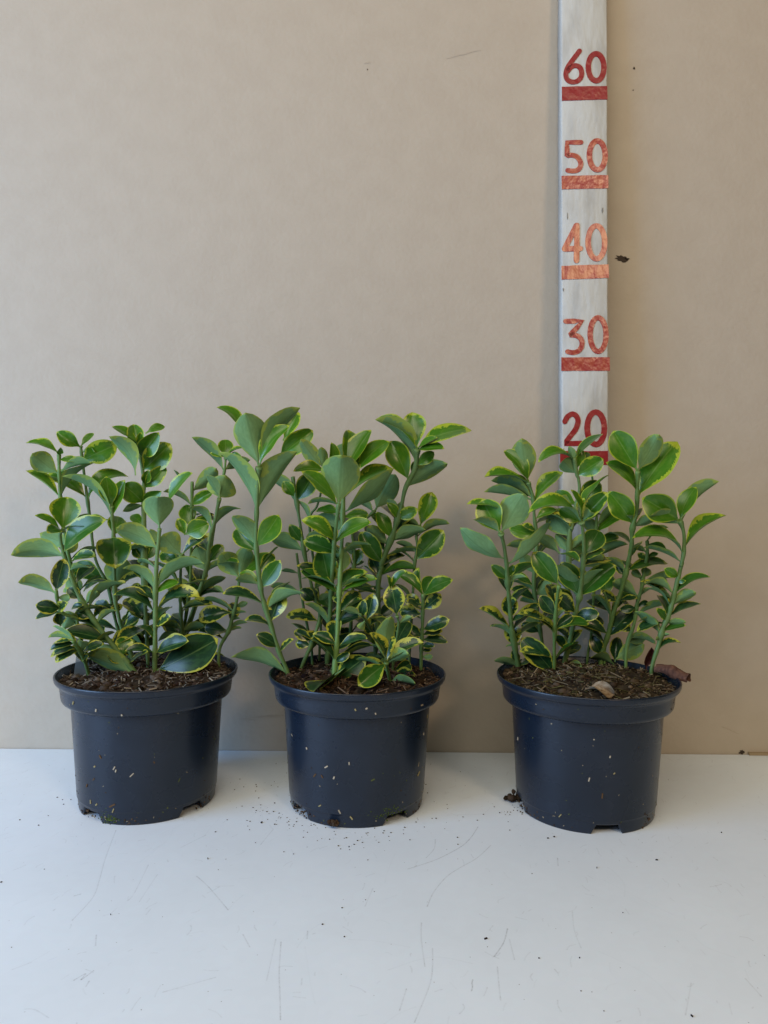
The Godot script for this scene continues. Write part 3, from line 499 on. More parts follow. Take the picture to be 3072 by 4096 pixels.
			[-89,163.8,45, -31.7,5.3,-5, 0.1,0.94,0.33, 16.9, 0.08, 0, 0.99],
			[-90.5,143.3,45, -16.5,30,-5, -0.16,0.07,0.98, 25.3, 0.05, 0, 0.99],
			[-90.5,143.3,45, 18,35.2,10, 0.26,0.14,-0.96, 27.8, 0.11, 0, 0.99],
			[-90.5,143.3,45, -25.5,12.9,15, 0.08,0.82,-0.57, 16.8, 0.13, 1, 0.99],
			[-82.5,118.6,25, -43.5,29.1,10, 0.33,0.7,-0.63, 27.7, -0.12, 1, 0.763],
			[-81.3,113.6,21.2, 38.1,40.3,10, -0.56,0.65,-0.51, 29.3, -0.12, 1, 0.608],
			[-78.5,98.6,10.4, -16.2,13.7,5, 0.16,-0.16,0.97, 11.6, 0.06, 1, 0.515],
			[-78.8,100.2,11.6, 5.9,12.2,0, -0.17,0.08,0.98, 8.1, 0.05, 1, 0.526],
			[-77.6,93.9,7.1, 15.5,7.5,10, 0.05,0.76,-0.65, 10.4, 0.11, 1, 0.485],
			[-77.6,93.9,7.1, -5.2,4.5,5, 0.03,0.76,-0.65, 4.4, 0.11, 1, 0.485],
			[-70.4,57.2,-16.4, -0.9,21.5,-5, -0.17,0.22,0.96, 19.7, 0.12, 2, 0.227],
			[-67.7,43.6,-24.2, -33.4,22.5,5, 0.56,0.75,0.34, 21.1, 0.05, 2, 0.134],
			[-67.7,43.6,-24.2, 26.9,27.5,5, -0.7,0.63,0.34, 20.2, 0.06, 2, 0.134],
			[-69.5,52.7,-19, 11.5,8.6,10, -0.72,0.62,0.31, 9.1, 0.09, 2, 0.196],
			[-63.5,26.4,-32.2, -1.9,21.8,-5, -0.17,0.21,0.96, 19.1, 0.1, 2, 0.072],
			[-63.5,26.4,-32.2, 9.1,3.2,0, -0.22,0.62,-0.75, 5, 0.09, 2, 0.072],
			[-63.5,26.4,-32.2, -9,-0.6,0, -0.06,0.81,-0.59, 4.7, 0.12, 1, 0.072],
			[-58.2,4.5,-42.2, -25.4,7.9,10, -0.04,0.73,-0.68, 14.8, 0.04, 2, 0],
			[-58.2,4.5,-42.2, -5.2,16.8,0, -0.1,-0.03,0.99, 9.7, 0.05, 2, 0],
			[-58.2,4.5,-42.2, 14.1,6.9,0, -0.33,0.69,0.64, 8.2, 0.07, 2, 0],
			[-65.8,35.8,-27.9, 27.6,14.9,-3.1, -0.46,0.88,0.16, 15.6, 0.04, 1, 0.103],
			[-65.8,35.8,-27.9, -23.6,11.9,3.3, 0.39,0.86,-0.33, 15.1, 0.13, 2, 0.103],
			[-71.9,65.1,-11.7, 21,22,-9.1, -0.67,0.72,0.18, 18.1, 0.09, 2, 0.278],
			[-75.1,81,-1.6, -0.6,16,-24.2, -0.07,0.83,0.55, 16.8, 0.13, 2, 0.381],
			[-77.9,95.2,7.9, 31.6,14.9,-8.3, -0.32,0.88,0.36, 18.9, 0.14, 1, 0.495],
		]],
		[1.7, [-23.9,-14,-32.3, -23.9,0,-32.3, -27.6,36,-16.2, -31.2,71.6,4.9, -32.3,94,20], [
			[-32,123.5,20, -21.7,16,5, 0.2,0.53,-0.83, 14.3, 0.13, 1, 0.973],
			[-31.1,123.5,20, 13.8,-6,15, -0.09,0.89,0.44, 11, 0.11, 1, 0.973],
			[-32.3,94,20, -24.6,31,0, -0.08,-0.06,0.99, 22.2, 0.08, 1, 0.973],
			[-23.9,0,-32.3, -33.1,35,0, -0,-0,1, 25.7, 0.12, 2, 0],
			[-30.3,62.7,-0.4, -15.3,19.1,0, -0.06,-0.05,1, 14.6, 0.06, 2, 0.568],
			[-30,59.7,-2.2, 7.9,8.9,5, -0.16,0.59,-0.79, 6.7, 0.07, 2, 0.541],
			[-28.8,47.8,-9.2, 17.3,13.7,0, -0.32,0.4,0.86, 11.5, 0.07, 2, 0.432],
			[-28.2,41.9,-12.7, -17.2,17.3,5, 0.62,0.43,0.65, 12.9, 0.1, 2, 0.378],
			[-28.8,47.8,-9.2, 32.1,6.5,3.7, -0.22,0.93,0.31, 18.7, 0.13, 1, 0.432],
			[-25.4,15,-25.6, -34.8,8.2,2.1, 0.23,0.92,0.32, 18.1, 0.1, 2, 0.135],
			[-28.8,47.8,-9.2, -35.9,14.7,-1, 0.35,0.87,0.34, 19.2, 0.13, 2, 0.432],
			[-25.4,15,-25.6, 25.7,17.1,-3.7, -0.56,0.82,-0.08, 16.5, 0.04, 1, 0.135],
			[-30.6,65.7,1.3, -0.1,23.7,-30.1, 0.09,0.78,0.62, 19.1, 0.08, 2, 0.595],
		]],
		[1.9, [-11.8,-14,-48.5, -11.8,0,-48.5, -9.1,18.5,-41.6, -7.4,37,-32.7, -6.7,65.2,-17.3, -5.9,79.4,-8.6, -7.2,99.3,4.2, -9.1,115.2,15, -11.6,130.8,26.3, -16.4,148,39.5, -19.3,154.7,45], [
			[-19.3,154.7,45, -49.1,7.1,10, 0.21,0.89,0.41, 26.3, 0.25, 0, 0.991],
			[-19.3,154.7,45, -12.1,28,10, 0.84,0.18,0.52, 16.7, 0.09, 0, 0.991],
			[-19.3,154.7,45, 25.7,41.7,-5, -0.85,0.53,0.02, 25.6, 0.12, 0, 0.991],
			[-18.5,153,43.6, 20.1,27.6,10, -0.56,0.11,0.82, 18.5, 0.08, 1, 0.963],
			[-18.5,153,43.6, 3.9,10.9,15, 0.59,0.57,-0.57, 13.9, 0.1, 0, 0.963],
			[-19,154.2,44.5, -20,11.7,0, -0.05,-0.08,1, 14, 0.1, 0, 0.982],
			[-19.3,154.7,45, 3.8,20.9,-5, -0.72,0.28,0.63, 11.4, 0.04, 0, 0.991],
			[-10.1,121.7,19.7, 16.6,23.3,-10, -0.04,0.42,0.91, 21.4, 0.1, 1, 0.706],
			[-9.3,116.5,16, 20.2,11.2,0, -0.4,0.72,0.57, 12, 0.12, 1, 0.67],
			[-8.4,109.9,11.4, 21.4,12,-5, -0.16,-0.13,-0.98, 13, 0.06, 1, 0.624],
			[-5.9,79.4,-8.6, 32.9,32,5, -0.44,0.32,0.84, 24, 0.08, 1, 0.44],
			[-5.9,79.4,-8.6, 18.2,28.9,15, -0.35,0.6,-0.72, 19.4, 0.1, 1, 0.44],
			[-6.1,77,-10, -34.7,34.2,15, 0.5,0.72,-0.49, 26.5, 0.11, 1, 0.422],
			[-6,81,-7.5, -17,32.2,-5, -0.2,0.04,0.98, 21.3, 0.12, 1, 0.45],
			[-6.8,62.8,-18.5, -23.2,20.4,10, 0.28,-0.15,0.95, 16.9, 0.09, 2, 0.321],
			[-6.8,60.5,-19.8, 19.2,3.6,15, -0.62,0.1,0.77, 13.9, 0.11, 2, 0.312],
			[-8.9,20,-40.9, -15.9,17.1,5, 0.48,0.2,0.85, 12.4, 0.1, 2, 0.119],
			[-8.5,24.7,-38.6, 12.9,18.9,5, -0.75,0.37,0.54, 12.2, 0.13, 2, 0.147],
			[-9.3,16.9,-42.2, 10.3,5.1,5, -0.03,0.73,-0.68, 6.5, 0.05, 2, 0.101],
			[-11.8,0,-48.5, 16.4,4,12.8, 0.63,-0.16,-0.76, 18.3, 0.1, 2, 0],
			[-7.9,30.8,-35.7, -11.7,7.8,-22.2, 0.17,0.95,0.25, 13.4, 0.12, 2, 0.183],
			[-6,81,-7.5, 30.1,17.4,-12.4, -0.32,0.85,0.42, 19.3, 0.04, 1, 0.45],
			[-7,95.9,2, -10.2,13.6,-23.8, -0.13,0.84,0.53, 14.3, 0.07, 2, 0.532],
			[-8.6,111.2,12.3, 30,4.6,-18.7, 0.14,0.88,0.44, 19.3, 0.12, 2, 0.633],
			[-6.7,65.2,-17.3, -23.7,21.5,-22.6, 0.5,0.83,0.26, 21.6, 0.06, 1, 0.33],
			[-9.8,13.9,-43.4, 18.9,8.8,-18.4, 0.1,0.85,0.51, 14.7, 0.05, 2, 0.083],
			[-7.2,46.4,-27.6, 23.9,10.5,-16, 0.01,0.83,0.56, 15.4, 0.12, 2, 0.257],
		]],
		[1.7, [-2.9,-14,-70.4, -2.9,8,-70.4, -8.8,130.5,-39.4, -7.9,144.4,-34.9, -6.1,162.6,-28.8, -4.2,182.2,-21.8, -6.3,193.6,-17.6, -8.6,198.8,-15.6, -12.6,213.4,-10], [
			[-8.4,198.4,-15.8, -16.2,12.2,10, -0.22,0.42,-0.88, 17.2, 0.06, 0, 0.835],
			[-12.3,212.2,-10.5, -36.7,-3.8,10, 0.02,0.91,0.41, 19.9, 0.2, 0, 0.976],
			[-11.3,208.5,-11.9, -6.1,16.2,0, 0.6,0.23,-0.77, 9, 0.04, 0, 0.941],
			[-9.6,202.4,-14.2, 4.2,20.8,0, 0.34,-0.07,0.94, 11, 0.11, 0, 0.882],
			[-12.3,212.2,-10.5, 28.4,24.8,-5, -0.6,0.75,0.28, 19.8, 0.08, 1, 0.976],
			[-7.7,196.6,-16.4, 22,16,10, -0.35,-0.1,0.93, 20.2, 0.07, 0, 0.788],
			[-10.3,204.9,-13.3, 15.2,14.5,-10, -0.24,0.71,0.66, 12.1, 0.05, 0, 0.906],
			[-5.5,169.1,-26.4, -19.9,12,-5, -0.24,0.01,0.97, 13.5, 0.07, 0, 0.471],
			[-5.6,167.5,-27, -17.4,8.4,5, -0.12,0.31,-0.94, 10.4, 0.07, 1, 0.459],
			[-5.5,169.1,-26.4, 23.7,22.2,-5, -0.02,0.24,0.97, 19.7, 0.14, 1, 0.471],
			[-8.5,135.2,-37.9, -19.5,26.9,-5, 0.21,-0.03,-0.98, 27.3, 0.1, 0, 0.188],
			[-8.3,120.3,-42, 17.8,17.1,10, 0.01,0.5,-0.87, 13.9, 0.06, 1, 0.129],
			[-8.3,120.3,-42, -11.8,17.6,-10, 0.37,-0.26,-0.89, 12.7, 0.07, 1, 0.129],
			[-6.3,79.5,-52.4, -29.4,19,2.2, 0.54,0.84,-0.09, 17.6, 0.1, 2, 0.082],
			[-8.8,130.5,-39.4, -1.7,13.3,-33.5, -0.31,0.88,0.36, 20.7, 0.06, 2, 0.141],
			[-8,143.2,-35.3, 33.4,14.7,-14.1, -0.28,0.91,0.3, 19.4, 0.14, 2, 0.271],
			[-4.4,38.6,-62.7, 25.5,14,1.5, -0.46,0.86,-0.2, 14.3, 0.08, 2, 0.035],
			[-6.3,79.5,-52.4, 23.3,16.3,-10.4, -0.36,0.81,0.47, 15.8, 0.05, 2, 0.082],
			[-8,143.2,-35.3, -21.8,15.4,-1.4, 0.48,0.72,0.51, 15.1, 0.12, 2, 0.271],
			[-7.8,110.1,-44.6, 30.7,7.7,1.8, -0.21,0.92,-0.34, 17.7, 0.07, 2, 0.118],
			[-4.4,38.6,-62.7, -23,14.1,4.8, 0.46,0.84,-0.29, 13.5, 0.05, 2, 0.035],
		]],
		[1.6, [-25.3,-14,-66.8, -25.3,6,-66.8, -31.7,35.3,-62.9, -36.4,61.9,-58.3, -41.1,86.4,-53.6, -40.4,130,-44.4, -44.4,154.8,-38.7, -47.1,175.6,-33.7, -52.4,189.8,-30], [
			[-52.4,189.8,-30, -7,43.6,0, 0.18,0.03,-0.98, 28, 0.04, 0, 0.988],
			[-52.4,189.8,-30, -23.1,31.5,-10, 0.31,0.49,0.82, 21, 0.11, 0, 0.988],
			[-52.4,189.8,-30, -43.5,5,0, 0.11,0.92,0.37, 22.8, 0.1, 0, 0.988],
			[-47.1,175.6,-33.7, -23,21,-5, 0.2,-0.01,-0.98, 19.9, 0.12, 0, 0.847],
			[-46.8,173.8,-34.1, -41.1,17.6,-5, 0.38,0.73,-0.57, 23.4, 0.1, 0, 0.835],
			[-46.6,172.1,-34.5, -49,8,0, 0.15,0.93,-0.34, 25.8, 0.04, 0, 0.824],
			[-46.2,168.6,-35.4, 29,31.9,0, -0.63,0.57,0.53, 22.4, 0.12, 0, 0.8],
			[-44,152.7,-39.2, 23.6,9.4,-5, -0.13,0.71,0.69, 13.5, 0.12, 0, 0.694],
			[-40.6,119.1,-46.7, -30.8,7.2,5, 0.09,0.8,-0.59, 16.6, 0.13, 1, 0.529],
			[-41.7,138.2,-42.5, -27,5.3,0, 0,0.02,1, 14.8, 0.09, 0, 0.612],
			[-42.1,140.3,-42, -15,7.2,5, 0.49,0.53,0.7, 9, 0.13, 1, 0.624],
			[-40.9,97.3,-51.3, -12.9,18.5,5, -0.03,0.24,-0.97, 15.6, 0.07, 1, 0.459],
			[-37.6,68,-57.1, -26.6,12.6,0, 0.32,0.67,0.68, 15.3, 0.13, 2, 0.318],
			[-37.2,66,-57.5, -17.4,3.6,0, 0.09,0.42,-0.9, 9.2, 0.08, 2, 0.306],
			[-39.6,78.2,-55.2, -24.2,10.3,0, 0.35,0.81,-0.47, 13.7, 0.12, 1, 0.376],
			[-40.7,84.3,-54, -21.6,12,0, 0.36,0.64,0.68, 12.9, 0.06, 1, 0.412],
			[-38.8,74.1,-56, 15.7,13.6,5, 0.32,-0.03,-0.95, 17.6, 0.1, 1, 0.353],
			[-32.1,37.5,-62.5, -13.6,13.3,0, 0.01,0.01,-1, 14.9, 0.05, 2, 0.153],
			[-31.7,35.3,-62.9, -19,7.6,-5, -0.19,0.17,0.97, 11.9, 0.13, 2, 0.141],
			[-43.4,148.6,-40.1, 28.6,5.5,-10.2, -0.11,0.97,0.23, 17.8, 0.07, 1, 0.671],
			[-40.4,130,-44.4, -12.3,17.6,-17.1, 0.49,0.76,0.43, 14.7, 0.05, 1, 0.565],
			[-32.5,39.8,-62.1, 22.6,21.5,-8.9, -0.35,0.65,0.68, 16.1, 0.07, 2, 0.165],
			[-40.7,111.8,-48.2, 24.7,18.4,-15.7, -0.59,0.81,0.01, 18.5, 0.07, 2, 0.506],
			[-39.6,78.2,-55.2, 22.9,18.1,-20, -0.53,0.83,0.14, 20.2, 0.07, 2, 0.376],
			[-41,93.6,-52.1, -17.3,22.1,-16.7, 0.74,0.66,0.1, 17.7, 0.11, 2, 0.447],
		]],
		[2.1, [32.1,-14,-64, 32.1,11,-64, 37.3,34.1,-58.7, 40.6,59.3,-51.3, 44.4,77.1,-45.3, 47.4,99,-37.5, 48.2,108.8,-33.9, 49.2,127.4,-26.7, 47.6,145.6,-19.5, 48.9,163.5,-11.8, 46.5,180.9,-4.2, 43.7,200.9,5], [
			[43.7,200.9,5, -23.8,37.6,0, -0.24,-0.15,0.96, 27.7, 0.04, 0, 0.992],
			[43.7,200.9,5, 16,33.8,10, 0.35,0.11,-0.93, 23.5, 0.14, 0, 0.992],
			[47.3,175.1,-6.7, 37.6,54.5,0, -0.58,0.4,0.71, 34.4, 0.08, 0, 0.86],
			[46.7,179.4,-4.8, -30.2,29.7,0, 0.46,0.47,0.76, 22, 0.15, 0, 0.884],
			[47.9,150.1,-17.6, -26.1,31.5,5, -0.1,-0.24,0.97, 24.4, 0.09, 0, 0.719],
			[47.7,147.1,-18.8, 21.2,9.6,10, 0.17,0.5,-0.85, 13.2, 0.07, 0, 0.702],
			[47.7,147.1,-18.8, -8.3,11.6,10, 0.35,0.74,-0.57, 9.1, 0.14, 0, 0.702],
			[47.6,101.5,-36.6, 39.7,8.8,5, -0.25,0.89,0.39, 21.3, 0.11, 1, 0.421],
			[37.3,34.1,-58.7, -32.7,13.5,0, 0.24,0.59,0.77, 18.4, 0.11, 2, 0.099],
			[32.1,11,-64, -9.1,20.2,-5, -0.24,0.13,0.96, 14.9, 0.14, 2, 0],
			[36.4,30.3,-59.6, 27.7,30.4,5, -0.57,0.4,0.72, 21.5, 0.13, 2, 0.083],
			[46.3,1.2,-64, -29.6,10.9,15, -0.08,0.73,-0.68, 18.2, 0.1, 2, 0],
			[42.8,69.7,-47.8, 17.1,5.2,10, -0.43,0.85,0.3, 10.7, 0.06, 2, 0.256],
			[42.8,69.7,-47.8, -17.1,11.2,0, -0.03,-0.04,1, 11.7, 0.07, 2, 0.256],
			[47.6,101.5,-36.6, -22.1,12.9,5, 0.32,0.76,-0.56, 13.5, 0.1, 1, 0.421],
			[47.1,97.2,-38.2, -7.3,9.5,-5, -0.37,0.19,0.91, 7.7, 0.1, 2, 0.388],
			[47.6,145.6,-19.5, 12.7,19.4,-19.7, -0.31,0.77,0.56, 15, 0.14, 2, 0.694],
			[48.9,130.4,-25.5, -16.8,9.4,-20.1, 0.2,0.94,0.27, 16, 0.08, 1, 0.612],
			[47.1,97.2,-38.2, -24,8.4,-27.4, -0.08,0.93,0.35, 18.7, 0.14, 1, 0.388],
			[35.1,24.5,-60.9, -26.4,16.5,-10.1, 0.35,0.83,0.43, 18.4, 0.07, 2, 0.058],
			[48.5,113.5,-32.1, 17,18.1,-13.5, -0.67,0.73,0.14, 15.8, 0.06, 1, 0.521],
			[40.3,57.2,-51.9, -22.6,9.4,-19.4, -0.11,0.84,0.53, 16.7, 0.07, 2, 0.19],
		]],
		[1.7, [53.2,-14,-48.5, 53.2,22,-48.5, 59.4,47.8,-45.5, 61.1,68.5,-42.3, 64.1,84,-39.5, 65.1,96.7,-37.2, 67.1,118.1,-33, 65.8,133.1,-30], [
			[65.8,133.1,-30, 20.8,13.2,0, -0.45,0.71,-0.53, 12.8, 0.11, 1, 0.986],
			[66.1,129.4,-30.8, 17.5,-5.2,5, -0.07,0.56,0.83, 9.8, 0.1, 1, 0.945],
			[66.9,120.6,-32.5, -14,4.6,0, 0.19,0.58,-0.79, 7.7, 0.25, 1, 0.849],
			[66.9,116.3,-33.4, 11.5,4.1,0, -0.24,0.68,0.7, 6.3, 0.04, 1, 0.808],
			[66.8,114.5,-33.7, -8.9,6.1,0, -0.07,-0.1,0.99, 7.3, 0.09, 1, 0.795],
			[43.1,10.7,-48.5, 30.1,14.5,-5, 0.02,-0.35,-0.93, 19.5, 0.09, 2, 0],
			[54.8,28.4,-47.8, 20.6,7.1,-5, -0.1,-0.36,-0.93, 14.6, 0.12, 2, 0.041],
			[55.8,32.7,-47.3, 26.2,-5.8,0, 0.18,0.83,-0.52, 14, 0.11, 1, 0.068],
			[62.4,74.9,-41.1, -27,16.1,0, 0.26,0.44,-0.86, 16.4, 0.1, 2, 0.397],
			[60.8,65,-42.8, -17,-2.6,0, -0.03,0.19,0.98, 9.7, 0.12, 2, 0.301],
			[60.8,65,-42.8, 11.3,6,0, -0.13,0.25,0.96, 6.8, 0.13, 2, 0.301],
			[60.1,56.4,-44.2, 29.1,12.4,5, -0.16,0.68,-0.72, 16.6, 0.05, 2, 0.233],
			[64.7,91.4,-38.2, 32.8,4.2,0, -0.11,0.84,-0.53, 17.2, 0.05, 1, 0.589],
			[62.1,73.6,-41.4, 12.6,11,0, -0.41,0.47,-0.79, 8.7, 0.11, 2, 0.384],
			[64.4,87.1,-38.9, 27.4,4.8,-5, -0.24,0.84,-0.49, 14.7, 0.08, 1, 0.534],
			[65.1,95.7,-37.4, 2.8,9.9,5, 0.47,0.29,-0.83, 11.5, 0.1, 1, 0.644],
			[65,94.6,-37.6, -11,8.6,0, 0.08,0.1,-0.99, 8.6, 0.04, 0, 0.63],
			[57.3,39.2,-46.5, -8.8,7.4,-5, -0.35,0.2,0.92, 10.7, 0.13, 2, 0.11],
			[60.1,56.4,-44.2, -20.8,18.6,-10, 0.56,0.78,0.28, 15.9, 0.07, 1, 0.233],
			[64.7,91.4,-38.2, -21.4,19.8,-19.8, 0.52,0.82,0.25, 19.4, 0.09, 1, 0.589],
		]],
		[1.9, [68.6,-14,-18.8, 68.6,8.5,-18.8, 74.5,32.5,-17.3, 77.8,49,-16, 82.8,61.4,-14.9, 85.4,73.7,-13.8, 89.1,94.2,-11.9, 92.8,113.7,-10, 91.8,109.8,-9.6, 93.6,124.8,-8.1, 92.5,142.3,-6.3, 88.2,154,-5], [
			[88.2,154,-5, -38.2,21.8,5, 0.01,-0.2,0.98, 30, 0.1, 0, 0.992],
			[89.6,150.1,-5.4, -34.2,9.7,15, -0.13,0.67,-0.73, 20, 0.11, 0, 0.959],
			[88.2,154,-5, 14.7,32.5,0, -0.63,0.28,0.72, 18.5, 0.11, 0, 0.992],
			[88.9,152.1,-5.2, 35.9,39.8,0, -0.48,0.43,-0.77, 27.9, 0.1, 0, 0.975],
			[93.4,127.7,-7.8, 40.2,31.8,0, -0.61,0.77,0.18, 26.6, 0.09, 0, 0.81],
			[93.3,122.3,-8.4, -51,14.6,5, 0.29,0.86,0.43, 27.7, 0.22, 0, 0.777],
			[86.9,82.2,-13, -30.4,11.3,5, 0.24,0.85,-0.47, 17.1, 0.14, 2, 0.438],
			[84.5,69.6,-14.2, -28.7,24.2,-5, 0.53,0.72,0.44, 19.7, 0.13, 2, 0.364],
			[90,99,-11.4, -15.6,9.2,5, 0.17,-0.24,0.96, 10.2, 0.09, 0, 0.521],
			[89.1,94.2,-11.9, 6.4,2.3,5, -0.62,0.03,0.78, 4.6, 0.07, 1, 0.496],
			[86.9,82.2,-13, 32.8,17.8,5, -0.49,0.83,0.26, 19.6, 0.13, 1, 0.438],
			[84.7,70.7,-14.1, 19.8,15,10, 0.17,0.38,-0.91, 13.9, 0.14, 2, 0.372],
			[82.4,60.4,-15, 31.7,12.6,0, -0.37,0.92,0.15, 17.7, 0.05, 2, 0.289],
			[80.7,56.3,-15.4, -11.8,12.6,5, 0.5,0.13,0.86, 9.3, 0.08, 1, 0.256],
			[79.9,54.2,-15.6, 18.2,1.6,5, 0.18,0.52,-0.83, 9.9, 0.05, 2, 0.24],
			[76.9,44.9,-16.3, 21.5,7.6,5, -0.38,0.88,0.28, 12.1, 0.05, 1, 0.174],
			[77.2,46.3,-16.2, -24.5,8.2,0, 0.28,0.84,-0.47, 13.4, 0.25, 2, 0.182],
			[79.9,54.2,-15.6, -25.9,-9.4,-5, -0.38,0.86,0.33, 14.6, 0.08, 2, 0.24],
			[76.1,40.8,-16.7, 6.6,3,5, 0.37,0.49,-0.79, 4.6, 0.05, 2, 0.149],
			[75.9,39.4,-16.8, -6.3,-0.6,5, -0.62,0.05,-0.78, 4.2, 0.07, 2, 0.14],
			[72.5,24.5,-17.8, 22,10.7,5, -0.46,0.88,0.12, 13, 0.2, 2, 0.066],
			[86,77.1,-13.5, -25.4,10.8,-1.8, 0.39,0.88,-0.26, 14.4, 0.06, 2, 0.413],
			[76.4,42.1,-16.6, -25.4,22.5,-1.6, 0.61,0.66,-0.44, 18.7, 0.06, 2, 0.157],
			[92.8,113.7,-10, -33.8,13.2,-11.3, 0.4,0.91,-0.14, 20.3, 0.07, 2, 0.595],
			[81.9,59.4,-15.1, -1.4,18.3,-23.9, 0.22,0.78,0.59, 17.2, 0.12, 1, 0.281],
		]],
		[1.3, [19.1,-14,-69, 19.1,8.5,-69, 22.1,35.2,-65.8, 22.1,64.5,-61.3, 21.9,75,-59.5, 19.5,152.3,-44.7, 18.3,162.4,-42.6, 11.6,196.7,-35], [
			[19.7,145.9,-46, 24.1,23,0, -0.4,0.41,-0.82, 17.3, 0.05, 0, 0.644],
			[19.9,139.4,-47.2, 28.1,19.4,0, -0.47,0.68,0.56, 17.7, 0.07, 0, 0.63],
			[19.9,139.4,-47.2, -10.2,13.6,0, 0.15,0.11,-0.98, 13.8, 0.08, 0, 0.63],
			[20.3,126.6,-49.7, 24.9,8.9,-5, -0.1,0.68,0.72, 14, 0.07, 1, 0.603],
			[20.7,113.7,-52.1, 31.4,14.6,5, -0.19,0.67,-0.72, 18.2, 0.09, 1, 0.575],
			[22.1,52.3,-63.2, -10.1,6.7,-5, -0.33,0.2,0.92, 11.9, 0.11, 2, 0.26],
			[22.1,40.1,-65.1, 12.2,8.4,-5, 0.07,0.43,0.9, 11, 0.14, 2, 0.192],
			[20.7,113.7,-52.1, -26.1,10.5,-15.7, -0.01,0.82,0.57, 17.7, 0.04, 1, 0.575],
			[22.1,59.6,-62, 17.2,13.2,-15, -0.42,0.86,0.28, 14, 0.08, 2, 0.301],
			[21.3,94.3,-55.8, 18,9.6,-16.8, -0.24,0.93,0.28, 15.1, 0.11, 2, 0.534],
			[21.7,81.5,-58.3, -22.2,18.1,-12.5, 0.24,0.73,0.64, 18, 0.04, 2, 0.507],
		]],
		[1.2, [35.5,-14,-62.6, 35.5,22,-62.6, 37.9,53,-53.3, 32.3,67.6,-46.5, 27.3,80.2,-40], [
			[45.8,4.9,-62.6, 6.1,24,-10, -0.24,0.42,0.87, 16, 0.07, 2, 0],
			[37.1,42.7,-56.4, 14.4,5.7,-5, 0.17,0.38,0.91, 9.9, 0.12, 2, 0.216],
			[37.5,54.2,-52.8, 26.7,23.8,-2.4, -0.59,0.7,0.4, 17.2, 0.12, 1, 0.351],
			[37.5,54.2,-52.8, -21.7,22.2,4, 0.67,0.7,-0.26, 16.7, 0.09, 2, 0.351],
			[31.4,69.7,-45.4, 5,28.5,-27.3, -0.1,0.7,0.71, 19.1, 0.14, 1, 0.703],
		]],
	],
]
